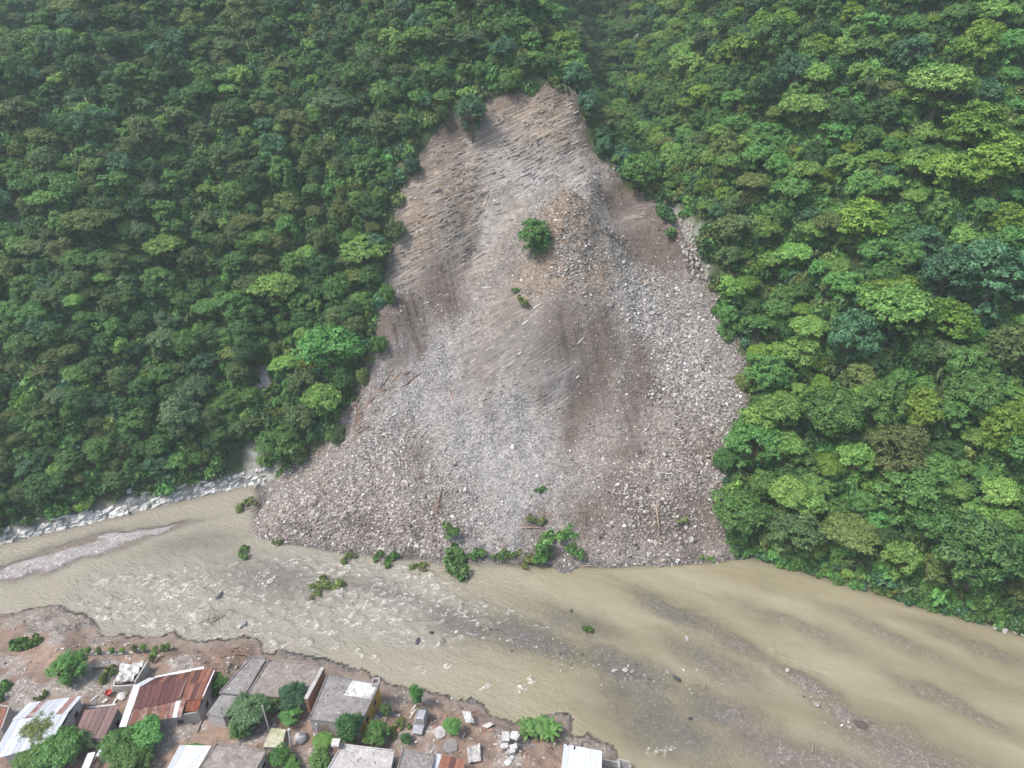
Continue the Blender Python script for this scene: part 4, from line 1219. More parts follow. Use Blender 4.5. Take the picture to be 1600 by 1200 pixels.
def shrub_heap(p, w, label, kinds=(0,), name='uprooted_shrub', leaves=True, hgt=.6, group='uprooted shrubs and driftwood', cat='shrub', red=False):
    e = empty(name, p, random.uniform(0, 6.28)); tag(e, label, cat, group)
    t = link('branches', random.choice(TANGLE_R if red else TANGLE), e); t['kind'] = 'stuff'; t.scale = (w * .5, w * .45, w * .4)
    if leaves:
        l = link('foliage', LEAFTUFT[random.choice(kinds)], e); l.scale = (w * .62, w * .5, w * hgt); l.rotation_euler = (0, 0, random.uniform(0, 6)); l['kind'] = 'stuff'
    return e

def debris():
    sh = [(705, 828, 3.8, 'upright green shrub left standing at the rubble foot, left of middle', (0, 2)), (715, 882, 5.4, 'big green uprooted shrub lying in the water at the rubble foot', (1, 2)), (740, 868, 3.0, 'leafy branch heap touching the big uprooted shrub', (0,)),
          (785, 868, 3.2, 'green branches at the water edge in the middle of the rubble foot', (0, 1)), (818, 872, 3.4, 'low green brush at the waterline, second right of the big shrub', (0, 3)), (848, 862, 4.0, 'green brush heap at the water below the tangle of branches', (0, 2)),
          (872, 842, 5.2, 'largest brush heap at the rubble foot, right of middle', (0, 1)), (895, 858, 3.4, 'brush with bare poles at the right end of the green heap', (3, 1)), (845, 768, 2.6, 'small green sprig growing out of the grey fan', (0,)), (838, 812, 2.6, 'small brush tuft above the heap at the rubble foot', (3,)),
          (612, 884, 3.2, 'green uprooted shrub at the water edge, left part of the rubble foot', (1,)), (592, 872, 2.4, 'small dark shrub at the rubble foot, left', (1,)), (655, 897, 3.0, 'thin branches lying in the water below the rubble', (3,)), (518, 916, 4.4, 'long dark branch with leaves stranded in the rapids', (1, 3)),
          (547, 882, 3.0, 'fallen branch in the water just off the left lobe', (3,)), (490, 930, 3.0, 'end of the stranded branch with green leaves', (3,)), (383, 869, 3.0, 'leafy branch stranded in grey shallow water', (3, 1)), (388, 800, 4.0, 'green shrub at the left tip of the rubble lobe', (1, 3)),
          (436, 845, 2.6, 'branch lying at the left lobe of the rubble', (3,)), (917, 989, 1.7, 'small round green bush alone in the river', (2,)), (1105, 873, 2.4, 'dark brush at the water right of the rubble foot', (1,)), (1064, 812, 2.2, 'tuft of brush on the lower right rubble', (3,)),
          (820, 472, 3.6, 'grey-green fallen bush on the face below the lone tree', (1, 3)), (808, 455, 2.4, 'small bush above the fallen bush on the landslide face', (1,)), (150, 870, .1, '', ())]
    for (px, py, w, L, k) in sh:
        if not L: continue
        p = on_slide(hit(px, py)); p[2] = max(p[2], 0.0)
        w *= 1.3 if 690 < px < 910 and py > 800 else 1.0; e_ = shrub_heap(p, w, L, k, hgt=.5 if '(upright' not in L and 'round' not in L else 1.0)
    for (px, py, w, L, red) in [(335, 977, 3.6, 'dark driftwood clump caught in the rapids', False), (78, 968, 3.0, 'brown root clump on the village spit', False), (110, 985, 3.6, 'pale driftwood heap on the gravel spit', False), (850, 805, 3.6, 'tangle of reddish roots above the brush heap', True),
                                (690, 785, 3.8, 'reddish splintered trunks on the lower left rubble', True), (912, 800, 3.6, 'reddish branches right of the brush heap', True), (790, 850, 2.6, 'brown roots at the rubble foot', True), (655, 745, 2.2, 'brown branches on the left rubble', True), (690, 1150, 1.0, 'x', False)]:
        if L == 'x': continue
        p = on_slide(hit(px, py)); p[2] = max(p[2], .05)
        shrub_heap(p, w, L, leaves=False, name='driftwood', cat='driftwood', red=red)
    # stripped logs: pixel ends
    def log(a, b, rad, label, mat, group):
        A, B = on_slide(hit(*a)), on_slide(hit(*b)); A[2] += rad * 1.5 + .3; B[2] += rad * 1.5 + .5
        A, B = Vector(A), Vector(B); c = (A + B) / 2; m = Vector((random.gauss(0, .15), random.gauss(0, .15), random.uniform(0, .25)))
        V, F = tube([A - c, (A - c) * .4 + m * .6, (B - c) * .4 + m, B - c], [rad, rad * .9, rad * .75, rad * .5], 7)
        tag(link('fallen_log', new_mesh('fallen_log', V, F, mat, True), None, c), label, 'log', group)
    for (a, b, rad, L) in [((1024, 795), (1030, 842), .2, 'pale bare trunk lying on the lower right rubble'), ((1005, 445), (1045, 465), .17, 'pale log on the upper right rubble below the brown slope'), ((703, 615), (715, 655), .2, 'reddish broken trunk on the left fan'),
                           ((1167, 605), (1172, 632), .14, 'pale log at the right edge of the rubble'), ((815, 826), (850, 830), .12, 'long bare pole on the tangle at the rubble foot'), ((898, 888), (932, 888), .13, 'dark log floating off the rubble foot'),
                           ((893, 862), (903, 882), .12, 'thin pole sticking into the water from the brush heap'), ((905, 825), (912, 845), .13, 'curved reddish branch right of the brush heap'), ((682, 800), (688, 770), .16, 'reddish split trunk standing out of the lower left rubble'), ((1268, 1178), (1267, 1160), .08, 'thin dark stick standing in the lower right channel'),
                           ((985, 40), (978, 80), .25, 'pale stripped trunk far up the gully'), ((640, 1008), (668, 1001), .06, '')]:
        if L: log(a, b, rad, L, SNAG if 'red' not in L else REDWOOD, 'single logs')
    r = random.Random(9)
    for i in range(46):
        t = r.random(); cx = 620 - 90 * t + r.gauss(0, 12); cy = 596 + 92 * t + r.gauss(0, 9)
        an = r.gauss(-.9, .5); L = r.uniform(12, 34)
        log((cx, cy), (cx + L * math.cos(an), cy + L * math.sin(an)), r.uniform(.09, .18), 'stripped reddish log in the pile along the left edge of the rubble', REDWOOD if r.random() < .6 else SNAG, 'logs piled along the left edge of the rubble')
debris()

# ================================================================== VILLAGE
def mat_concrete(name, a, b, c):
    m = MT(name); p = m.pos()
    n1 = m.noise(.8, 8, .78, p, .8); n2 = m.noise(2.2, 8, .75, p, .5)
    col = m.ramp(n1, [(.36, a), (.5, b), (.62, c)])
    col = m.mix(m.ramp(n2, [(.50, 0.0), (.68, .75)]), col, tuple(.55 * q for q in a))
    m.set(Base_Color=col, Roughness=.9); m.bump(n2, .25, .04); return m.m
def mat_plain(name, col, rough=.8, var=.25, scale=3, streak=None):
    m = MT(name); p = m.pos()
    f = m.noise(scale, 6, .7, p if streak is None else m.map(p, streak), .3)
    m.set(Base_Color=m.mix(1.0, col, m.ramp(f, [(.3, 1 - var), (.7, 1 + var)]), 'MULTIPLY'), Roughness=rough); return m.m
def mat_rusty(name, base, rust, amount):
    m = MT(name); p = m.pos()
    n = m.noise(1.3, 7, .75, p, .6); n2 = m.noise(5, 5, .7, p)
    f = m.ramp(n, [(max(0, 1 - amount - .18), 0.0), (min(1, 1 - amount + .12), 1.0)])
    col = m.mix(f, base, m.mix(n2, rust, tuple(.6 * q for q in rust)))
    r = m.n('ShaderNodeObjectInfo').outputs['Random']
    col = m.mix(1.0, col, m.ramp(r, [(0, .8), (1, 1.15)]), 'MULTIPLY')
    m.set(Base_Color=col, Roughness=.6, Metallic=.0, Specular_IOR_Level=.4); return m.m
CONC = mat_concrete('weathered_concrete', (.155, .145, .14), (.235, .22, .215), (.30, .285, .275))
CONC_B = mat_concrete('mud_stained_concrete', (.16, .135, .12), (.25, .215, .195), (.34, .305, .28))
CONC_P = mat_concrete('pale_concrete', (.30, .28, .265), (.42, .40, .385), (.52, .50, .485))
WHITEWASH = mat_concrete('white_washed_patch', (.36, .35, .335), (.55, .54, .525), (.66, .65, .635))
WALL_G = mat_plain('grey_plaster', (.33, .31, .295)); WALL_W = mat_plain('white_plaster', (.50, .485, .47), var=.3); WALL_Y = mat_plain('ochre_yellow_paint', (.55, .33, .055), var=.15)
BRICK = mat_plain('bare_brick', (.34, .19, .135)); DARK = mat_plain('dark_opening', (.02, .02, .022)); BLUE = mat_plain('blue_plastic', (.05, .16, .42)); REDP = mat_plain('red_plastic', (.42, .07, .06), .5, .2)
MAROON = mat_rusty('maroon_sheet', (.165, .075, .070), (.24, .105, .08), .35); RUST = mat_rusty('rusty_sheet', (.28, .105, .075), (.42, .22, .15), .5); RUSTW = mat_rusty('half_rusted_sheet', (.56, .47, .43), (.31, .11, .07), .52)
ORANGE = mat_rusty('orange_rust_sheet', (.42, .17, .085), (.30, .10, .06), .5); WHITES = mat_rusty('white_sheet', (.70, .71, .73), (.20, .13, .11), .18); WHITEN = mat_rusty('clean_white_sheet', (.66, .69, .74), (.45, .42, .42), .12); MAUVE = mat_rusty('faded_red_sheet', (.27, .165, .155), (.36, .25, .22), .5)
PLANK = mat_plain('grey_timber', (.26, .20, .155), streak=(1, 6, 1))

def lv(p): return Vector([float(c) for c in p])
def hexa(lo, hi):
    V = list(lo) + list(hi); F = [(3, 2, 1, 0), (4, 5, 6, 7), (0, 1, 5, 4), (1, 2, 6, 5), (2, 3, 7, 6), (3, 0, 4, 7)]
    return V, F
def slab(quad, zt, th): return hexa([Vector((q.x, q.y, zt - th)) for q in quad], [Vector((q.x, q.y, zt)) for q in quad])
def wall_bar(a, b, z0, z1, w):
    d = (b - a); d.z = 0; n = Vector((-d.y, d.x, 0)).normalized() * w / 2
    lo = [Vector((p.x, p.y, z0)) for p in (a - n, b - n, b + n, a + n)]; hi = [Vector((p.x, p.y, z1)) for p in (a - n, b - n, b + n, a + n)]
    return hexa(lo, hi)
def part(name, VF, mat, parent, smooth=False, flip=False):
    o0 = parent.location; V = [Vector(v) - o0 for v in VF[0]]
    me = new_mesh(name, V, VF[1], mat, smooth)
    bm = bmesh.new(); bm.from_mesh(me); bmesh.ops.recalc_face_normals(bm, faces=bm.faces); bm.to_mesh(me); bm.free()
    return link(name, me, parent)
def sub(name, VF, mat, top, prt):
    o = part(name, VF, mat, top); o.parent = prt; return o
def inset(q, k):
    c = sum(q, Vector()) / 4; return [p + (c - p).normalized() * k for p in q]
def gz(p): return float(river_h(np.array([p.x]), np.array([p.y]))[0])

def walls(e, q, ztop, mats, z0=-.3, openings=True):
    """four walls; the one facing the camera gets a door and windows"""
    names = ('north', 'east', 'south', 'west')
    for i in range(4):
        a, b = q[i], q[(i + 1) % 4]
        d = (b - a).normalized() * .1 * (1 if i % 2 else -1)
        w = part('wall', wall_bar(a + d * (1 if i % 2 else 0), b - d * (1 if i % 2 else 0), z0, ztop, .2), mats[i], e)
        if openings and i in (1, 2) and (b - a).length > 3:
            n = Vector((b.y - a.y, -(b.x - a.x), 0)).normalized(); c0 = sum(q, Vector()) / 4
            if n.dot((a + b) / 2 - c0) < 0: n = -n
            dd = (b - a).normalized()
            for t, nm, wd, zb, ht in ((.3, 'window', 1.0, ztop - 1.9, 1.0), (.7, 'door' if i == 2 else 'window', 1.0, ztop - (2.6 if i == 2 else 1.9), 2.1 if i == 2 else 1.0)):
                p = a.lerp(b, t) + n * .1
                o = part(nm, wall_bar(p - dd * wd / 2, p + dd * wd / 2, zb, zb + ht, .07), PLANK, e)
                sub('pane' if nm == 'window' else 'handle', wall_bar(p + n * .02 - dd * (wd / 2 - .12 if nm == 'window' else -.3), p + n * .02 + dd * (wd / 2 - .12 if nm == 'window' else .38), zb + .12 if nm == 'window' else zb + 1, zb + ht - .12 if nm == 'window' else zb + 1.1, .08), DARK, e, o)

def flat_house(px4, zr, roof, wmats, label, lip=True, lipmat=None, patch=None):
    q = [lv(at_h(px, py, zr)) for px, py in px4]
    c = sum(q, Vector()) / 4; e = empty('flat_roofed_house', (c.x, c.y, 2.2)); tag(e, label, 'house', 'houses of the village')
    walls(e, inset(q, .25), zr - .18, wmats)
    rf = part('roof_slab', slab(q, zr, .18), roof, e)
    if lip:
        for i in range(4):
            a, b = inset(q, .12)[i], inset(q, .12)[(i + 1) % 4]
            sub('parapet', wall_bar(a, b, zr + .003, zr + .16, .16 if i % 2 else .18), lipmat or roof, e, rf)
    if patch:
        pq = [lv(at_h(px, py, zr)) for px, py in patch[0]]; sub('whitened_patch', slab(pq, zr + .02, .016), patch[1], e, rf)
    # iron rods left sticking up at the corners
    for i in range(4):
        b = inset(q, .3)[i]
        for k in range(2):
            o = b + Vector((random.uniform(-.15, .15), random.uniform(-.15, .15), 0)); V, F = tube([(o.x, o.y, zr - .05), (o.x + random.uniform(-.1, .1), o.y, zr + random.uniform(.4, .8))], [.025, .02], 5); part('iron_rod', (V, F), DARK, e)
    return e, q

def sheets(e, q, zs, n, mats, name='roof_sheet', amp=.035, drop=0.0, seed=0):
    """corrugated sheets side by side along the first edge; q: four corners with heights zs"""
    r = random.Random(seed); q = [Vector((p.x, p.y, z)) for p, z in zip(q, zs)]
    for i in range(n):
        u0, u1 = i / n, (i + 1) / n + .012; V, F = [], []; K = 10; dz = .02 * (i % 2) + r.uniform(0, .025); tw = r.gauss(0, .02)
        for k in range(K + 1):
            u = min(u0 + (u1 - u0) * k / K, 1.0); a = q[0].lerp(q[1], u); b = q[3].lerp(q[2], u); z = amp * math.cos(k * math.pi) + dz
            ex = r.uniform(-.1, .1) if k == 0 else 0
            V += [a + Vector((0, 0, z)), (a + b) / 2 + Vector((0, 0, z + tw)), b + Vector((0, 0, z))]
        for k in range(K):
            for j in (0, 1): F.append((k * 3 + j, k * 3 + 3 + j, k * 3 + 4 + j, k * 3 + 1 + j))
        th = [v - Vector((0, 0, .02)) for v in V]; m = len(V); V2 = V + th; F2 = F + [tuple(m + w for w in reversed(f)) for f in F]
        edge = [(0, 1), (1, 2)] + [(k * 3 + 2, k * 3 + 5) for k in range(K)] + [(K * 3 + 2, K * 3 + 1), (K * 3 + 1, K * 3)] + [(k * 3 + 3, k * 3) for k in reversed(range(K))]
        F2 += [(a, b, b + m, a + m) for a, b in edge]
        part(name, (V2, F2), mats[i % len(mats)] if isinstance(mats, list) else mats, e)

def P4(px4, z): return [lv(at_h(px, py, z)) for px, py in px4]
def village():
    ms = [WALL_G] * 4
    # concrete-roofed row by the water
    flat_house([(392, 1027), (417, 1028), (382, 1087), (342, 1083)], 5.0, CONC, ms, 'narrow grey concrete-roofed house by the water, left end of the row')
    e, q = flat_house([(345, 1085), (381, 1089), (349, 1121), (322, 1117)], 4.9, CONC, [WALL_W] * 4, 'low grey concrete roof in front of the narrow riverside house', lip=False)
    flat_house([(420, 1031), (502, 1039), (476, 1091), (384, 1088)], 5.2, CONC_B, ms, 'wide mud-stained concrete-roofed house in the middle of the riverside row')
    w = empty('brick_party_wall', lv(at_h(495, 1070, 2.2))); tag(w, 'bare brick wall standing between two riverside concrete roofs', 'wall')
    a, b = lv(at_h(504, 1043, 6.0)), lv(at_h(478, 1092, 6.0)); part('brick_wall', wall_bar(a, b, 2, 6.0, .55), BRICK, w); part('coping', wall_bar(a, b, 6.003, 6.1, .62), CONC_P, w)
    e, q = flat_house([(511, 1054), (594, 1069), (563, 1134), (482, 1124)], 5.4, CONC, [WALL_G, WALL_Y, WALL_G, BRICK], 'grey concrete-roofed house with ochre side wall and white roof patch',
                      patch=([(551, 1063), (590, 1070), (578, 1092), (537, 1086)], WHITEWASH))
    for (px, py) in [(588, 1069)]:
        p = lv(at_h(px, py, 5.4)); o = empty('roof_water_tank', p); tag(o, 'small grey block tank on the corner of the white-patched roof', 'water tank')
        for dx in (-.5, .5): part('side_block', wall_bar(p + Vector((dx, -.5, 0)), p + Vector((dx, .5, 0)), 5.4, 6.2, .18), CONC_P, o)
        for dy in (-.5, .5): part('end_block', wall_bar(p + Vector((-.4, dy, 0)), p + Vector((.4, dy, 0)), 5.4, 6.15, .18), CONC_P, o)
    # bottom row
    e, q = flat_house([(337, 1162), (417, 1174), (396, 1212), (306, 1206)], 5.2, CONC_B, [WALL_G, WALL_W, WALL_W, WALL_G], 'concrete-roofed house with pale side wall at the bottom edge, left')
    e, q = flat_house([(534, 1163), (618, 1173), (609, 1212), (508, 1207)], 5.6, CONC_P, [WALL_G, WALL_W, WALL_G, WALL_G], 'pale concrete-roofed house at the bottom edge, left of the darker one')
    p = lv(at_h(526, 1167, 5.8)); o = empty('rooftop_pillar', p); tag(o, 'white capped square pillar on the corner of the pale roof', 'pillar')
    part('shaft', wall_bar(p + Vector((-.4, 0, 0)), p + Vector((.4, 0, 0)), 4.8, 6.6, .8), BRICK, o); part('cap', wall_bar(p + Vector((-.55, 0, 0)), p + Vector((.55, 0, 0)), 6.6, 6.95, 1.1), WALL_W, o)
    flat_house([(629, 1171), (680, 1180), (673, 1212), (618, 1208)], 5.2, CONC, [WALL_G] * 4, 'small dark concrete roof at the bottom edge beside the red sheet roof', lipmat=CONC_B)
    # big rusted roof house
    e = empty('tin_roofed_house', lv(at_h(262, 1090, 2.2))); tag(e, 'large house under maroon and rusted metal sheets, left village', 'house', 'houses of the village')
    Q = P4([(233, 1057), (340, 1043), (312, 1110), (198, 1132)], 5.2); walls(e, inset(Q, .4), 4.7, [WALL_G] * 4)
    sheets(e, P4([(238, 1058), (299, 1047), (291, 1064), (226, 1073)], 5.75), (5.5, 5.5, 5.8, 5.8), 7, [MAROON, MAROON, RUST], seed=1)
    sheets(e, P4([(220, 1073), (291, 1061), (280, 1092), (208, 1106)], 5.7), (5.85, 5.85, 5.35, 5.35), 8, MAROON, seed=2)
    sheets(e, P4([(207, 1105), (276, 1092), (268, 1119), (192, 1133)], 5.25), (5.28, 5.28, 4.85, 4.85), 10, [RUSTW, RUST, RUSTW], seed=3)
    sheets(e, P4([(299, 1047), (341, 1042), (330, 1066), (289, 1070)], 5.7), (5.6, 5.6, 5.75, 5.75), 5, [RUST, MAROON, RUST], seed=4)
    sheets(e, P4([(289, 1068), (331, 1065), (317, 1091), (281, 1093)], 5.6), (5.72, 5.72, 5.3, 5.3), 5, [RUST, RUST, MAROON], seed=5)
    sheets(e, P4([(293, 1092), (316, 1090), (309, 1109), (288, 1110)], 5.2), (5.25, 5.25, 4.9, 4.9), 3, ORANGE, seed=6)
    sheets(e, P4([(276, 1091), (292, 1091), (282, 1118), (268, 1119)], 5.3), (5.35, 5.35, 4.9, 4.9), 2, [WHITEN, RUSTW], seed=7)
    sheets(e, P4([(210, 1072), (220, 1073), (195, 1131), (184, 1132)], 5.6), (5.9, 5.9, 4.95, 4.95), 1, WHITES, 'white_roof_sheet', seed=8)
    sheets(e, P4([(233, 1059), (244, 1059), (222, 1074), (211, 1073)], 5.6), (5.6, 5.6, 5.9, 5.9), 1, WHITES, 'white_roof_sheet', seed=9)
    sheets(e, P4([(243, 1055), (318, 1040), (318, 1045), (240, 1060)], 5.6), (5.4, 5.4, 5.5, 5.5), 3, WHITES, 'white_roof_sheet', seed=10)
    for (a, b) in [((335, 1047), (318, 1090)), ((292, 1060), (281, 1092))]:
        A, B = lv(at_h(*a, 5.85)), lv(at_h(*b, 5.5)); part('roof_beam', wall_bar(A, B, 5.72, 5.86, .14), WHITES if a[0] > 300 else PLANK, e)
    # white tin house far left
    e = empty('tin_roofed_house', lv(at_h(65, 1125, 2.2))); tag(e, 'house with rust-streaked white metal roof at the left edge of the village', 'house', 'houses of the village')
    Q = P4([(44, 1098), (126, 1086), (92, 1150), (0, 1180)], 4.8); walls(e, inset(Q, .4), 4.5, [WALL_W, WALL_W, WALL_W, WALL_W])
    sheets(e, P4([(44, 1096), (128, 1085), (107, 1116), (20, 1127)], 5.4), (5.1, 5.1, 5.7, 5.7), 9, [WHITES, WHITES, RUSTW, WHITES, WHITEN], seed=11)
    sheets(e, P4([(22, 1128), (108, 1117), (78, 1158), (-18, 1185)], 5.3), (5.72, 5.72, 4.8, 4.8), 9, [WHITEN, WHITES, WHITEN], seed=12)
    # faded red roof
    e = empty('tin_roofed_house', lv(at_h(150, 1130, 2.2))); tag(e, 'small house with faded dusty-red sheet roof between white and rusted houses', 'house', 'houses of the village')
    Q = P4([(133, 1111), (188, 1103), (162, 1153), (114, 1150)], 4.9); walls(e, inset(Q, .4), 4.5, [WALL_G] * 4)
    sheets(e, Q, (5.1, 5.1, 4.7, 4.7), 6, MAUVE, seed=13)
    # left-edge shed
    e = empty('edge_shed', lv(at_h(2, 1120, 2.2))); tag(e, 'pale walled shed cut by the left edge of the photograph', 'shed')
    Q = P4([(-40, 1095), (14, 1104), (2, 1138), (-45, 1140)], 4.6); walls(e, Q, 4.6, [WALL_G] * 4, openings=False); sheets(e, inset(Q, .3), (4.45, 4.45, 4.3, 4.3), 5, RUST, seed=14)
    # strips beside the big tree at the bottom left
    for (q4, m, L, sd) in [([(170, 1148), (181, 1146), (158, 1180), (148, 1182)], WHITEN, 'narrow white lean-to sheet left of the dense bush', 15), ([(138, 1178), (150, 1176), (136, 1206), (124, 1207)], WHITES, 'small white lean-to roof at the bottom edge left of the dense bush', 16)]:
        e = empty('lean_to', lv(at_h(*q4[0], 2.2))); tag(e, L, 'shed'); Q = P4(q4, 4.2); sheets(e, Q, (4.4, 4.4, 4.1, 4.1), 1, m, seed=sd)
        for p in inset(Q, .3): part('post', tube([(p.x, p.y, 1.8), (p.x, p.y, 4.15)], [.06, .06], 6), PLANK, e)
    # white roof with plant
    e = empty('tin_roofed_house', lv(at_h(295, 1185, 2.2))); tag(e, 'white-roofed house with a green plant growing over it, bottom edge', 'house', 'houses of the village')
    Q = P4([(281, 1165), (331, 1166), (305, 1206), (258, 1204)], 4.8); walls(e, inset(Q, .3), 4.5, [WALL_W] * 4); sheets(e, Q, (4.9, 4.9, 4.6, 4.6), 5, WHITES, seed=17)
    # red and white sheets, bottom middle
    e = empty('tin_roofed_house', lv(at_h(705, 1195, 2.2))); tag(e, 'red sheet roof with one white sheet at the bottom edge, middle', 'house', 'houses of the village')
    Q = P4([(683, 1178), (728, 1189), (720, 1216), (672, 1212)], 4.8); walls(e, inset(Q, .3), 4.5, [WALL_G] * 4, openings=False); sheets(e, Q, (4.9, 4.9, 4.6, 4.6), 6, [WHITEN, RUST, RUST, MAROON, RUST, RUST], seed=18)
    # white metal roof right
    e = empty('tin_roofed_house', lv(at_h(908, 1185, 1.0))); tag(e, 'bluish-white metal-roofed house at the bottom edge by the river, rightmost', 'house', 'houses of the village')
    Q = P4([(881, 1163), (940, 1174), (940, 1212), (876, 1208)], 4.6); walls(e, inset(Q, .3), 4.3, [WALL_W] * 4, z0=-.4); sheets(e, Q, (4.7, 4.7, 4.5, 4.5), 7, [WHITEN], seed=19)
    for (px, py) in [(887, 1164), (897, 1170), (909, 1166)]:
        p = lv(at_h(px, py, 4.75)); V, F = tube([p, p + Vector((.1, .1, .5))], [.12, .08], 6); part('vent_pipe', (V, F), DARK, e)
    # flood-hit wall stubs right of it
    e = empty('broken_wall', lv(at_h(965, 1195, 0))); tag(e, 'low broken concrete wall standing in water right of the white-roofed house', 'wall')
    for a, b, z in [((942, 1186), (966, 1191), 1.2), ((966, 1190), (984, 1195), 1.9), ((966, 1190), (968, 1202), 1.7), ((984, 1195), (986, 1206), 1.4)]:
        part('wall', wall_bar(lv(at_h(*a, 1.2)), lv(at_h(*b, 1.2)), -.6, z, .22), CONC_P, e)
    # yellowish slab
    Q = P4([(424, 1137), (447, 1140), (440, 1168), (411, 1167)], 3.6); e = empty('slab_roof_hut', lv(at_h(430, 1155, 2.2))); tag(e, 'small hut with mossy pale yellow slab roof beside a leaning post', 'hut')
    walls(e, inset(Q, .2), 3.45, [WALL_G] * 4, openings=False); part('roof_slab', slab(Q, 3.62, .15), mat_concrete('mossy_slab', (.26, .25, .12), (.44, .43, .30), (.52, .52, .42)), e)
    # ruined walls round crumpled white sheeting
    e = empty('ruined_enclosure', lv(at_h(206, 1052, 2.2))); tag(e, 'roofless concrete enclosure behind the large rusted-roof house', 'ruin')
    for a, b, z in [((232, 1037), (212, 1070), 4.3), ((212, 1070), (176, 1072), 3.6), ((176, 1072), (178, 1060), 3.2)]:
        part('wall', wall_bar(lv(at_h(*a, 3.6)), lv(at_h(*b, 3.6)), 1.5, z, .22), CONC_P, e)
    def crumple(q4, z, label, mat, amp=.35, seed=3):
        Q = P4(q4, z); n = 17; V = []
        for j in range(n):
            for i in range(n):
                p = Q[0].lerp(Q[1], i / (n - 1)).lerp(Q[3].lerp(Q[2], i / (n - 1)), j / (n - 1)); d = fbm(np.array([p.x * 1.1]), np.array([p.y * 1.1]), seed=seed, octv=3)[0]
                V.append((p.x, p.y, z + amp * abs(d) + .12))
        b0 = Vector(V[0]); o = link('tarpaulin', new_mesh('tarpaulin', [Vector(v) - b0 for v in V], grid_faces(n, n), mat), None, b0); o.modifiers.new('thickness', 'SOLIDIFY').thickness = .03
        tag(o, label, 'tarpaulin')
    crumple([(190, 1040), (228, 1036), (210, 1066), (181, 1068)], 2.7, 'crumpled white sheeting inside the roofless enclosure', WHITEWASH, .7)
    crumple([(722, 1113), (735, 1114), (742, 1131), (728, 1130)], 2.3, 'pale crumpled sheet beside the dense round bush near the shore', WHITEWASH, .5, 5)
    crumple([(730, 1168), (750, 1164), (752, 1190), (732, 1196)], 2.4, 'pale torn sheeting on the ground at the bottom edge', CONC_P, .4, 8)
    # concrete slabs on the ground
    for (px, py, rad, L, m) in [(688, 1145, 1.0, 'pale broken octagonal slab beside the wrecked car', CONC_P), (704, 1166, 1.15, 'round concrete pad below the dense round bush', CONC)]:
        p = lv(at_h(px, py, 2.35)); zt = gz(p) + .22; V = [Vector((p.x + rad * math.cos(k * math.pi / 4 + .2) * random.uniform(.85, 1.1), p.y + rad * math.sin(k * math.pi / 4 + .2) * random.uniform(.85, 1.1), z)) for z in (zt - .5, zt) for k in range(8)]
        F = [tuple(reversed(range(8))), tuple(range(8, 16))] + [(k, (k + 1) % 8, 8 + (k + 1) % 8, 8 + k) for k in range(8)]
        e = empty('concrete_pad', (p.x, p.y, zt - .5)); tag(e, L, 'slab'); part('pad', (V, F), m, e)
    # posts
    for (a, b, rad, L) in [((410, 1103), (422, 1146), .10, 'slim leaning pole between the riverside roofs and the slab hut'), ((451, 1140), (456, 1169), .19, 'short thick white post right of the slab hut'), ((494, 1132), (496, 1148), .13, 'white post stub in front of the white-patched house'),
                           ((327, 1093), (331, 1103), .10, 'short white post left of the low grey roof'), ((344, 1103), (350, 1126), .09, 'slim pole beside the low grey roof'), ((528, 1138), (530, 1147), .12, 'white post at the near corner of the white-patched house')]:
        B = lv(at_h(*b, 2.3)); T = lv(at_y(a[0], a[1], B.y + .05)); z0 = gz(B)
        e = empty('post', (B.x, B.y, z0)); tag(e, L, 'post'); part('shaft', tube([(B.x, B.y, z0 - .4), tuple(B.lerp(T, .5)), tuple(T)], [rad, rad, rad * .9], 8), WALL_W, e); part('cap', tube([tuple(T), (T.x, T.y, T.z + .06)], [rad * 1.15, rad * 1.1], 8), CONC_P, e)
    # cement water jar
    p = lv(at_h(471, 1158, 2.2)); z0 = gz(p); prof = [(.0, -.2), (.75, -.2), (.95, .35), (.85, .8), (.45, 1.15), (.2, 1.25), (.2, 1.6), (.0, 1.6)]; V, F = [], []; K = 16
    for r_, z in prof: V += [(p.x + r_ * math.cos(2 * math.pi * k / K), p.y + r_ * math.sin(2 * math.pi * k / K), z0 + z) for k in range(K)]
    for i in range(len(prof) - 1): F += [(i * K + k, i * K + (k + 1) % K, (i + 1) * K + (k + 1) % K, (i + 1) * K + k) for k in range(K)]
    e = empty('water_tank', (p.x, p.y, z0)); tag(e, 'squat pale water tank with a neck in the yard before the white-patched house', 'water tank'); part('tank_body', (V, F), CONC_P, e, True); part('outlet_pipe', tube([(p.x, p.y, z0 + 1.5), (p.x - .1, p.y + .1, z0 + 2.3)], [.07, .07], 6), CONC, e)
    # kerb under the row of saplings, garden wall
    for (a, b, L) in [((138, 1022), (232, 1010), 'low stone kerb under the row of saplings'), ((145, 1046), (188, 1041), 'dark timber rail beside the round yard tree')]:
        A, B = lv(at_h(*a, 2.2)), lv(at_h(*b, 2.2)); e = empty('kerb_wall' if 'kerb' in L else 'timber_rail', A); tag(e, L, 'kerb' if 'kerb' in L else 'rail')
        n = 11 if 'kerb' in L else 1
        for k in range(n):
            a_, b_ = A.lerp(B, k / n), A.lerp(B, (k + .93) / n); z = gz(a_.lerp(b_, .5)); part('kerb_stone' if n > 1 else 'rail', wall_bar(a_, b_, z - .4, z + random.uniform(.28, .4) if n > 1 else z + .5, .4 if n > 1 else .14), CONC_P if n > 1 else PLANK, e)
village()

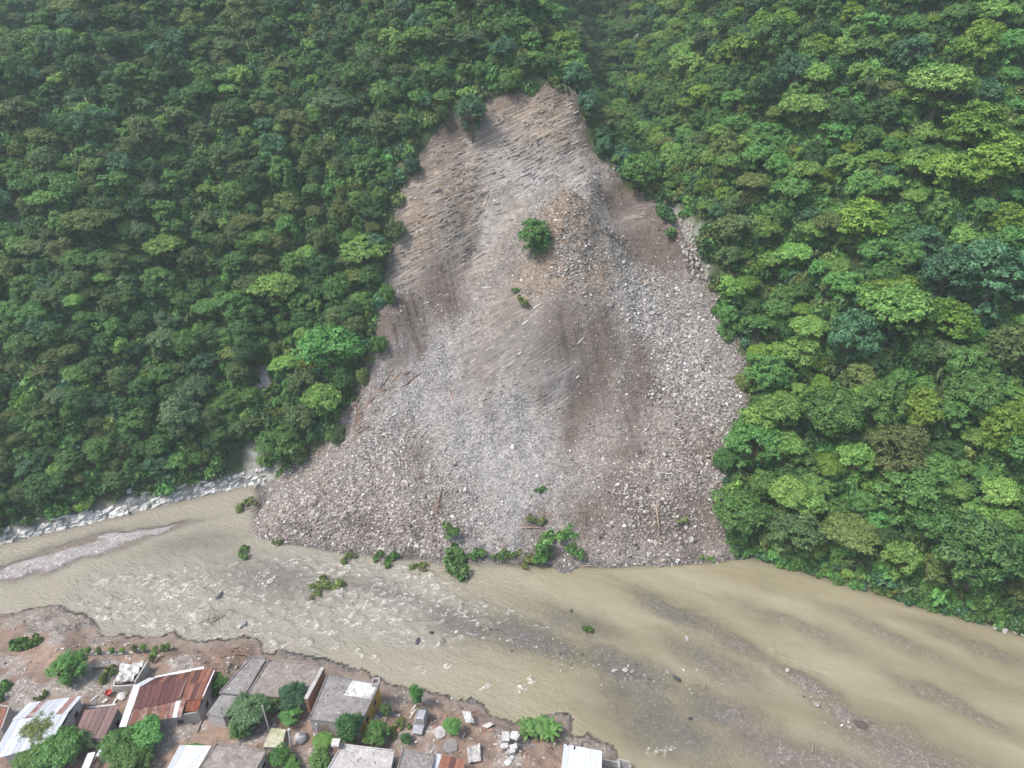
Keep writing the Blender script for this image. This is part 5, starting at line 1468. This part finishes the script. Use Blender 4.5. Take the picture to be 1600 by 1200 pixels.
# ------------------------------------------------------------------ the wrecked car
def car():
    p = lv(at_h(657, 1128, 2.5)); z0 = gz(p) - .1
    e = empty('wrecked_car', (p.x, p.y, z0), math.radians(-97)); e.rotation_euler = (math.radians(3), math.radians(-4), math.radians(-97))
    tag(e, 'wrecked silver-grey car half sunk in red mud near the shore', 'car')
    paint = mat_plain('muddy_silver_paint', (.33, .33, .35), .45, .3, 2.5); glass = MT('dusty_glass').set(Base_Color=(.05, .055, .06), Roughness=.2).m; tyre = mat_plain('tyre_rubber', (.025, .025, .025), .9, .2); mud = mat_plain('dried_mud', (.26, .17, .12))
    def loft(secs, mat, name, par=e):
        V, F = [], []; n = len(secs[0])
        for s in secs: V += s
        for i in range(len(secs) - 1):
            for k in range(n): F.append((i * n + k, i * n + (k + 1) % n, (i + 1) * n + (k + 1) % n, (i + 1) * n + k))
        F += [tuple(reversed(range(n))), tuple(range((len(secs) - 1) * n, len(secs) * n))]
        me = new_mesh(name, V, F, mat, False); bm = bmesh.new(); bm.from_mesh(me); bmesh.ops.recalc_face_normals(bm, faces=bm.faces); bmesh.ops.bevel(bm, geom=list(bm.edges), offset=.03, segments=1, affect='EDGES'); bm.to_mesh(me); bm.free()
        return link(name, me, par)
    def sec(x, w, zb, zt, wt=None):
        wt = wt or w * .94
        return [(x, -w, zb), (x, w, zb), (x, w * 1.02, (zb + zt) / 2), (x, wt, zt), (x, -wt, zt), (x, -w * 1.02, (zb + zt) / 2)]
    loft([sec(-2.1, .74, .3, .78), sec(-1.9, .84, .22, .92), sec(-1.2, .87, .2, .95), sec(.6, .87, .2, .92), sec(1.7, .84, .22, .82), sec(2.1, .72, .32, .66)], paint, 'body')
    loft([sec(-1.95, .74, .93, 1.0, .70), sec(-1.45, .78, .93, 1.44, .62), sec(-.2, .78, .93, 1.5, .64), sec(.15, .77, .92, 1.42, .62), sec(.85, .76, .90, .96, .72)], paint, 'cabin')
    def quad(v, mat, name): 
        me = new_mesh(name, v, [(0, 1, 2, 3)], mat); o = link(name, me, e); o.modifiers.new('thickness', 'SOLIDIFY').thickness = .02; return o
    quad([(.20, -.58, 1.42), (.20, .58, 1.42), (.83, .68, 1.0), (.83, -.68, 1.0)], glass, 'windscreen'); quad([(-1.92, -.62, 1.04), (-1.92, .62, 1.04), (-1.49, .56, 1.43), (-1.49, -.56, 1.43)], glass, 'rear_window')
    for s in (-1, 1):
        quad([(-1.35, s * .79, 1.0), (-.35, s * .80, 1.0), (-.35, s * .685, 1.40), (-1.25, s * .685, 1.38)], glass, 'side_window'); quad([(-.25, s * .80, 1.0), (.6, s * .79, 1.0), (.12, s * .68, 1.36), (-.25, s * .685, 1.40)], glass, 'side_window')
        h = link('headlight', new_mesh('headlight', *hexa([(2.0, s * .6 - .12, .55), (2.12, s * .6 - .12, .55), (2.12, s * .6 + .12, .55), (2.0, s * .6 + .12, .55)], [(2.0, s * .6 - .12, .7), (2.1, s * .6 - .12, .7), (2.1, s * .6 + .12, .7), (2.0, s * .6 + .12, .7)]), WALL_W), e)
        for x in (-1.3, 1.3):
            w = link('wheel', new_mesh('wheel', *tube([(x, s * .92, .3), (x, s * .70, .3)], [.31, .31], 16), tyre), e); link('rim', new_mesh('rim', *tube([(x, s * .94, .3), (x, s * .9, .3)], [.19, .19], 12), paint), w)
    # bonnet edge and mud bank along the left side
    link('bonnet', new_mesh('bonnet', *hexa([(.9, -.66, .9), (1.95, -.6, .74), (1.95, .6, .74), (.9, .66, .9)], [(.9, -.64, .95), (1.95, -.58, .79), (1.95, .58, .79), (.9, .64, .95)]), paint), e)
    link('roof_rail', new_mesh('roof_rail', *hexa([(-1.4, -.55, 1.44), (.0, -.55, 1.5), (.0, -.5, 1.5), (-1.4, -.5, 1.44)], [(-1.4, -.55, 1.5), (.0, -.55, 1.55), (.0, -.5, 1.55), (-1.4, -.5, 1.5)]), DARK), e)
car()

# ------------------------------------------------------------------ yard clutter
def clutter():
    def tag_piece(name, VF, mat, label, cat, group=None):
        c = sum((Vector(v) for v in VF[0]), Vector()) / len(VF[0]); me = new_mesh(name, [Vector(v) - c for v in VF[0]], VF[1], mat)
        bm = bmesh.new(); bm.from_mesh(me); bmesh.ops.recalc_face_normals(bm, faces=bm.faces); bm.to_mesh(me); bm.free()
        return tag(link(name, me, None, c), label, cat, group)
    def board(a, b, w, z, mat, label, name='board', group='boards lying in the yards', th=.06):
        A, B = lv(at_h(*a, z)), lv(at_h(*b, z)); zz = max(gz(A), gz(B)) + .1 if z < 3.0 else z
        return tag_piece(name, wall_bar(A, B, zz, zz + th, w), mat, label, 'board', group)
    for i, (a, b, w, m, L) in enumerate([((142, 1098), (153, 1089), .25, WALL_W, 'white board among the clutter left of the red tub'), ((140, 1107), (182, 1102), .3, WALL_W, 'long white board along the top of the faded red roof'), ((160, 1098), (168, 1092), .5, WALL_W, 'short pale plank below the red tub'),
                                       ((176, 1100), (184, 1086), .3, WALL_W, 'white board right of the red tub'), ((307, 1145), (318, 1120), .22, PLANK, 'pale plank on the bare yard right of the rusted roof'), ((640, 1120), (648, 1106), .18, WALL_W, 'thin white strip beside the wrecked car'),
                                       ((673, 1175), (679, 1166), .12, WALL_W, 'white stick at the small dark concrete roof'), ((430, 1200), (446, 1186), .2, PLANK, 'plank on the red ground at the bottom edge'), ((598, 1135), (606, 1118), .2, PLANK, 'plank beside the ochre wall')]):
        board(a, b, w, 2.4, m, L)
    # red tub
    p = lv(at_h(170, 1084, 2.6)); z = gz(p); prof = [(.35, 0), (.52, .4), (.56, .45), (.5, .45), (.32, .06), (0, .06)]; K = 14; V, F = [], []
    for r_, h in prof: V += [Vector((p.x + r_ * math.cos(2 * math.pi * k / K), p.y + r_ * math.sin(2 * math.pi * k / K), z + h + .3)) for k in range(K)]
    for i in range(len(prof) - 1): F += [(i * K + k, i * K + (k + 1) % K, (i + 1) * K + (k + 1) % K, (i + 1) * K + k) for k in range(K)]
    tag_piece('wash_tub', (V, F), REDP, 'round red plastic tub among white boards in the left yard', 'tub')
    # sacks and white bundles
    def sack(p, s, mat, label, group, name='sack'):
        bm = bmesh.new(); bmesh.ops.create_icosphere(bm, subdivisions=2, radius=.5)
        for v in bm.verts:
            v.co.z *= .6; v.co *= 1 + .12 * math.sin(7 * v.co.x + 3) * math.cos(6 * v.co.y)
            v.co.z = max(v.co.z, -.2)
        me = bpy.data.meshes.new(name); bm.to_mesh(me); bm.free(); me.materials.append(mat); me.polygons.foreach_set('use_smooth', np.ones(len(me.polygons), bool))
        o = link(name, me, None, p); o.scale = (s, s * .7, s * .6); o.rotation_euler = (0, 0, random.uniform(0, 6)); tag(o, label, name, group)
    for (px, py, s, m, L, n) in [(190, 1088, 1.9, WALL_W, 'large white bundle beside the rusted house', 'bundle'), (196, 1082, 1.2, PLANK, 'brown bundle behind the large white bundle', 'bundle'), (128, 1104, 1.0, WALL_W, 'pale sack left of the white boards', 'sack'), (384, 1025, 1.5, WALL_W, 'white tub-like bundle at the corner of the riverside roofs', 'bundle'),
                                 (356, 1033, .9, WALL_W, 'white bundle on the root heap by the river', 'bundle'), (600, 1108, .9, WALL_W, 'white sack by the ochre wall', 'sack'), (594, 1116, .8, BLUE, 'dark blue bundle at the foot of the ochre wall', 'bundle'), (588, 1124, .8, WALL_W, 'pale bundle lowest along the ochre wall', 'bundle'), (643, 1108, .6, WALL_W, 'small white sack beside the wrecked car', 'sack'),
                                 (795, 1192, 1.5, WALL_W, 'white sack at the bottom edge below the slab heap', 'sack'), (800, 1186, 1.0, WALL_W, 'smaller white sack touching the one at the bottom edge', 'sack'), (678, 1155, .5, WALL_W, 'small white stone-like sack by the octagonal slab', 'sack'), (650, 1158, .55, WALL_W, 'white sack left of the octagonal slab', 'sack')]:
        p = lv(at_h(px, py, 2.4)); p.z = gz(p) + .15 * s; sack(p, s, m, L, 'sacks and bundles in the yards', n)
    # heap of white slabs and dead branches near the shore
    c = lv(at_h(798, 1158, 2.2)); c.z = gz(c); e = empty('wreckage_heap', c); tag(e, 'heap of white broken panels and bare branches near the shore', 'wreckage')
    for i, (px, py, w, h, rz) in enumerate([(790, 1146, 1.1, .9, .1), (790, 1153, 1.1, .7, .0), (788, 1165, 1.1, .8, .1), (803, 1147, 1.0, 1.2, -.3), (802, 1166, 1.1, .8, .2), (800, 1173, .9, .7, .3), (808, 1150, .4, 1.0, -.5)]):
        p = lv(at_h(px, py, 2.9)); z = 2.55 + .12 * (i % 3)
        u, v = Vector((math.cos(rz), math.sin(rz), 0)) * w / 2, Vector((-math.sin(rz), math.cos(rz), 0)) * h / 2
        part('white_panel', hexa([Vector((q.x, q.y, z - .15)) for q in (p - u - v, p + u - v, p + u + v, p - u + v)], [Vector((q.x, q.y, z + random.uniform(0, .4))) for q in (p - u - v, p + u - v, p + u + v, p - u + v)]), WALL_W, e)
    for i in range(20):
        V, F = crooked(random.Random(i), random.uniform(1.0, 2.6), .06, .5); off = Vector((random.gauss(.6, .9), random.gauss(-.3, 1.2), .3)); part('branch', ([c + off + v for v in V], F), BARK, e)
    # root heap at the river corner of the roofs, rubble heaps
    for (px, py, w, L, red) in [(372, 1020, 5.0, 'brown root and soil heap at the river corner of the concrete roofs', True), (698, 1093, 1.6, 'dark stump with roots at the shoreline', False), (682, 1102, 1.8, 'roots and stones left of the shoreline stump', False), (735, 1120, 2.6, 'brown brush heap right of the dense round bush', True),
                                 (648, 1098, 1.8, 'roots and stones above the wrecked car', False), (855, 1168, 1.6, 'small stump with stones in front of the bananas', False), (120, 1012, 1.8, 'dark debris clump on the gravel by the saplings', False), (45, 1083, 2.2, 'dark debris clump in the dirt channel at far left', False), (318, 1103, 2.4, 'charred timber heap beside the orange sheet', False)]:
        p = lv(hit(px, py)); hp = shrub_heap(p, w, L, leaves=False, name='root_heap', cat='root heap', red=red, group='root heaps of the village shore')
        for k in range(5):
            st = link('stone', ROCKS[random.choice((1, 3, 2))][k], hp); sz = random.uniform(.2, .5) * (1 + w * .1); st.scale = (sz, sz, sz); st.location = (random.gauss(0, w * .25), random.gauss(0, w * .2), .1)
clutter()

# ------------------------------------------------------------------ yard trees, saplings, bananas
def yard_green():
    def yt(px, py, R, v, label, hs=1.0, name='yard_tree', cat='tree'):
        R *= .88; zc = 2.2 + 1.2 * R * hs; p = lv(at_h(px, py, zc)); z0 = gz(p)
        e = empty(name, (p.x, p.y, z0 - .1), random.uniform(0, 6.28)); e.scale = (R, R, R * hs * (zc - z0) / (1.2 * R * hs)); tag(e, label, cat, 'trees and bushes of the village')
        link('trunk', TRUNK[v], e); link('crown', CROWN[v], e)
    def yb(px, py, w, k, label, h=1.0):
        p = lv(at_h(px, py, 2.4 + .25 * w * h)); z0 = gz(p); e = empty('yard_bush', (p.x, p.y, z0 - .1), random.uniform(0, 6.28)); tag(e, label, 'bush', 'trees and bushes of the village')
        f = link('foliage', LEAFTUFT[k], e); f.scale = (w * .62, w * .62, w * .75 * h); f['kind'] = 'stuff'
        s = link('stem', TANGLE[k % 3], e); s['kind'] = 'stuff'; s.scale = (w * .3, w * .3, w * .3)
    yt(107, 1042, 3.1, 3, 'rounded green yard tree behind the white tin house', .85)
    yt(62, 1135, 3.0, 4, 'thin green tree growing through the white roof at far left', .8); yt(95, 1172, 3.4, 15, 'light green tree at the bottom left corner', .8); yt(55, 1190, 3.2, 2, 'green tree at the bottom left edge of the photograph', .7); yt(130, 1160, 2.0, 6, 'grey-green small tree below the faded red roof', .9)
    yt(190, 1165, 3.2, 2, 'dense dark green bush-like tree below the rusted roof, left half', .75); yt(225, 1150, 3.2, 10, 'dense bright green tree below the rusted roof, right half', .75); yt(205, 1192, 3.0, 3, 'green crown at the bottom edge below the dense trees', .7)
    yt(388, 1112, 3.4, 6, 'grey-green tree in the yard beside the low concrete roof', .85); yt(378, 1135, 2.0, 3, 'fresh green smaller tree under the grey-green yard tree', .9); yt(458, 1085, 2.5, 7, 'blue-green tree over the mud-stained roof', 1.1); yt(456, 1117, 1.8, 10, 'bright green small tree below the blue-green tree', 1.0); yt(425, 1098, 1.8, 11, 'dull green tree between the two larger yard trees', .9)
    yt(543, 1135, 2.3, 0, 'narrow dark green tree at the near corner of the ochre-walled house', 1.5); yt(588, 1145, 2.2, 3, 'fresh green banana-like bush right of the narrow dark tree', .8); yt(300, 1178, 1.7, 8, 'light green plant over the white roof at the bottom', 1.0); yt(342, 1062, 1.5, 10, 'bright green climber between the rusted roof and the concrete row', 1.3)
    yt(505, 1158, 1.7, 8, 'light green bush in the yard before the white-patched house', .8); yt(436, 1180, 1.7, 2, 'green bush at the bottom edge below the slab hut', 1.1); yt(455, 1192, 1.5, 10, 'bright green bush at the bottom edge, right of another bush', .9); yt(500, 1188, 1.8, 3, 'fresh green bush left of the pale bottom roof', .9)
    yt(650, 1083, 1.25, 10, 'small rounded bright green tree at the shoreline', 1.3); yt(706, 1133, 1.5, 10, 'dense round bright green bush near the shore', 1.1); yt(634, 1152, .95, 0, 'small dark green bush left of the wrecked car', 1.1); yt(603, 1108, 1.0, 11, 'small dull green bush right of the ochre wall', 1.1)
    yb(625, 1138, 2.8, 3, 'sparse yellowish weeds left of the wrecked car', .6); yb(35, 1000, 3.4, 1, 'flat green bush on the far left spit'); yb(170, 1052, 2.6, 3, 'olive bush beside the timber rail', 1.2); yb(2, 1075, 2.6, 1, 'dark green bush cut by the left edge'); yb(62, 1086, 1.6, 3, 'small bush above the white tin house'); yb(330, 1080, 1.8, 1, 'dark climber low beside the rusted roof', 1.2); yb(55, 888, 2.8, 1, 'low dark green plant strip on the gravel bar', .35)
    for k, (px, py) in enumerate([(126, 1016), (136, 1014), (153, 1013), (172, 1010), (188, 1009), (208, 1008), (222, 1007), (240, 1005), (252, 1004), (258, 1001), (240, 1020), (237, 1028)]):
        p = lv(at_h(px, py, 3.2)); z0 = gz(p); e = empty('sapling', (p.x, p.y, z0 - .05), random.uniform(0, 6)); R = random.uniform(.4, .6); e.scale = (R, R, R * 1.6)
        tag(e, ['first', 'second', 'third', 'fourth', 'fifth', 'sixth', 'seventh', 'eighth', 'ninth', 'tenth', 'eleventh', 'twelfth'][k] + ' sapling from the left in the row by the kerb' if k < 10 else ('upper' if k == 10 else 'lower') + ' yellowish sapling beside the roofless enclosure', 'sapling', 'row of saplings along the kerb')
        link('trunk', TRUNK[15], e); link('crown', CROWN[[20, 8, 16][k % 3]], e)
    # bananas: arching blades
    def blade(r):
        V, F = [], []; n = 7; L = r.uniform(1.5, 2.1)
        for i in range(n):
            t = i / (n - 1); x = L * t; z = .75 * L * t - .62 * L * t * t * 1.2; w = .30 * math.sin(math.pi * min(1, t * .9 + .08)) ** .7
            V += [(x, -w, z - .06), (x, 0, z), (x, w, z - .06)]
        for i in range(n - 1):
            for j in (0, 1): F.append((i * 3 + j, i * 3 + j + 1, i * 3 + j + 4, i * 3 + j + 3))
        return new_mesh('banana_leaf', V, F, LEAF[2])
    r = random.Random(4); BL = [blade(r) for _ in range(4)]; ST = new_mesh('banana_stem', *tube([(0, 0, -.3), (0, 0, .8), (.05, 0, 1.5)], [.16, .13, .08], 8), LEAF[4])
    spots = [(820, 1128), (832, 1124), (846, 1124), (858, 1128), (866, 1134), (836, 1136), (824, 1140), (852, 1138), (862, 1142), (842, 1130)]
    for k, (px, py) in enumerate(spots):
        p = lv(at_h(px, py, 2.6)); z0 = max(gz(p), .1); e = empty('banana_plant', (p.x, p.y, z0), r.uniform(0, 6)); e.scale = (.95, .95, .95)
        tag(e, 'green banana plant in the clump at the shore, %s' % ['leftmost of the back row', 'second of the back row', 'third of the back row', 'fourth of the back row', 'rightmost of the back row', 'second of the front row', 'leftmost of the front row', 'third of the front row', 'rightmost of the front row', 'in the very middle'][k], 'banana plant', 'banana clump at the shore')
        link('stem', ST, e)
        for j in range(9):
            b = link('leaf', BL[j % 4], e); b.location = (0, 0, 1.35); b.rotation_euler = (0, r.uniform(-.5, .25), j * .698 + r.uniform(-.2, .2))
yard_green()

# ------------------------------------------------------------------ small litter of planks, sheets and rubbish over the yards and roofs
def litter():
    mats = [WALL_W, PLANK, CONC_P, RUST, BRICK, WHITEWASH, DARK, BLUE]
    src = []
    for i, m in enumerate(mats):
        r = random.Random(50 + i); bm = bmesh.new(); bmesh.ops.create_cube(bm, size=1)
        for v in bm.verts: v.co += Vector((r.gauss(0, .1), r.gauss(0, .12), r.gauss(0, .1)))
        me = bpy.data.meshes.new('litter_piece'); bm.to_mesh(me); bm.free(); me.materials.append(m); src.append(me)
    n = 2600; x = RNG.uniform(-85, 18, n); y = RNG.uniform(52, 90, n)
    k = (poly_dist(SB_POLY, x, y) > .6) & (RNG.random(n) < .25 + .75 * smoothstep(0, .4, fbm(x / 4, y / 4, seed=111, octv=3))); x, y = x[k], y[k]; m = len(x)
    P = np.stack([x, y, river_h(x, y) + .05], 1); S = np.stack([RNG.uniform(.1, .9, m) ** 1.5 + .1, RNG.uniform(.06, .3, m), RNG.uniform(.03, .14, m)], 1)
    Q = []
    for q4, z in (([(392, 1027), (417, 1028), (382, 1087), (342, 1083)], 5.0), ([(420, 1031), (502, 1039), (476, 1091), (384, 1088)], 5.2), ([(511, 1054), (594, 1069), (563, 1134), (482, 1124)], 5.4), ([(337, 1162), (417, 1174), (396, 1212), (306, 1206)], 5.2), ([(534, 1163), (618, 1173), (609, 1212), (508, 1207)], 5.6), ([(629, 1171), (680, 1180), (673, 1212), (618, 1208)], 5.2)):
        c = P4(q4, z)
        for i in range(22):
            u, v = random.uniform(.08, .92), random.uniform(.08, .92); p = c[0].lerp(c[1], u).lerp(c[3].lerp(c[2], u), v); Q.append((p.x, p.y, z + .04))
    P = np.vstack([P, Q]); S = np.vstack([S, np.stack([RNG.uniform(.08, .4, len(Q)), RNG.uniform(.06, .2, len(Q)), RNG.uniform(.04, .12, len(Q))], 1)]); m = len(P)
    o = scatter('yard_litter', P, np.stack([RNG.normal(0, .12, m), RNG.normal(0, .12, m), RNG.uniform(0, 6.28, m)], 1), S, RNG.choice([0, 1, 1, 1, 1, 2, 2, 2, 3, 4, 4, 5, 6], m), src)
    tag(o, 'small planks, broken blocks and rubbish strewn over yards and flat roofs', 'litter')
litter()
build_haze()
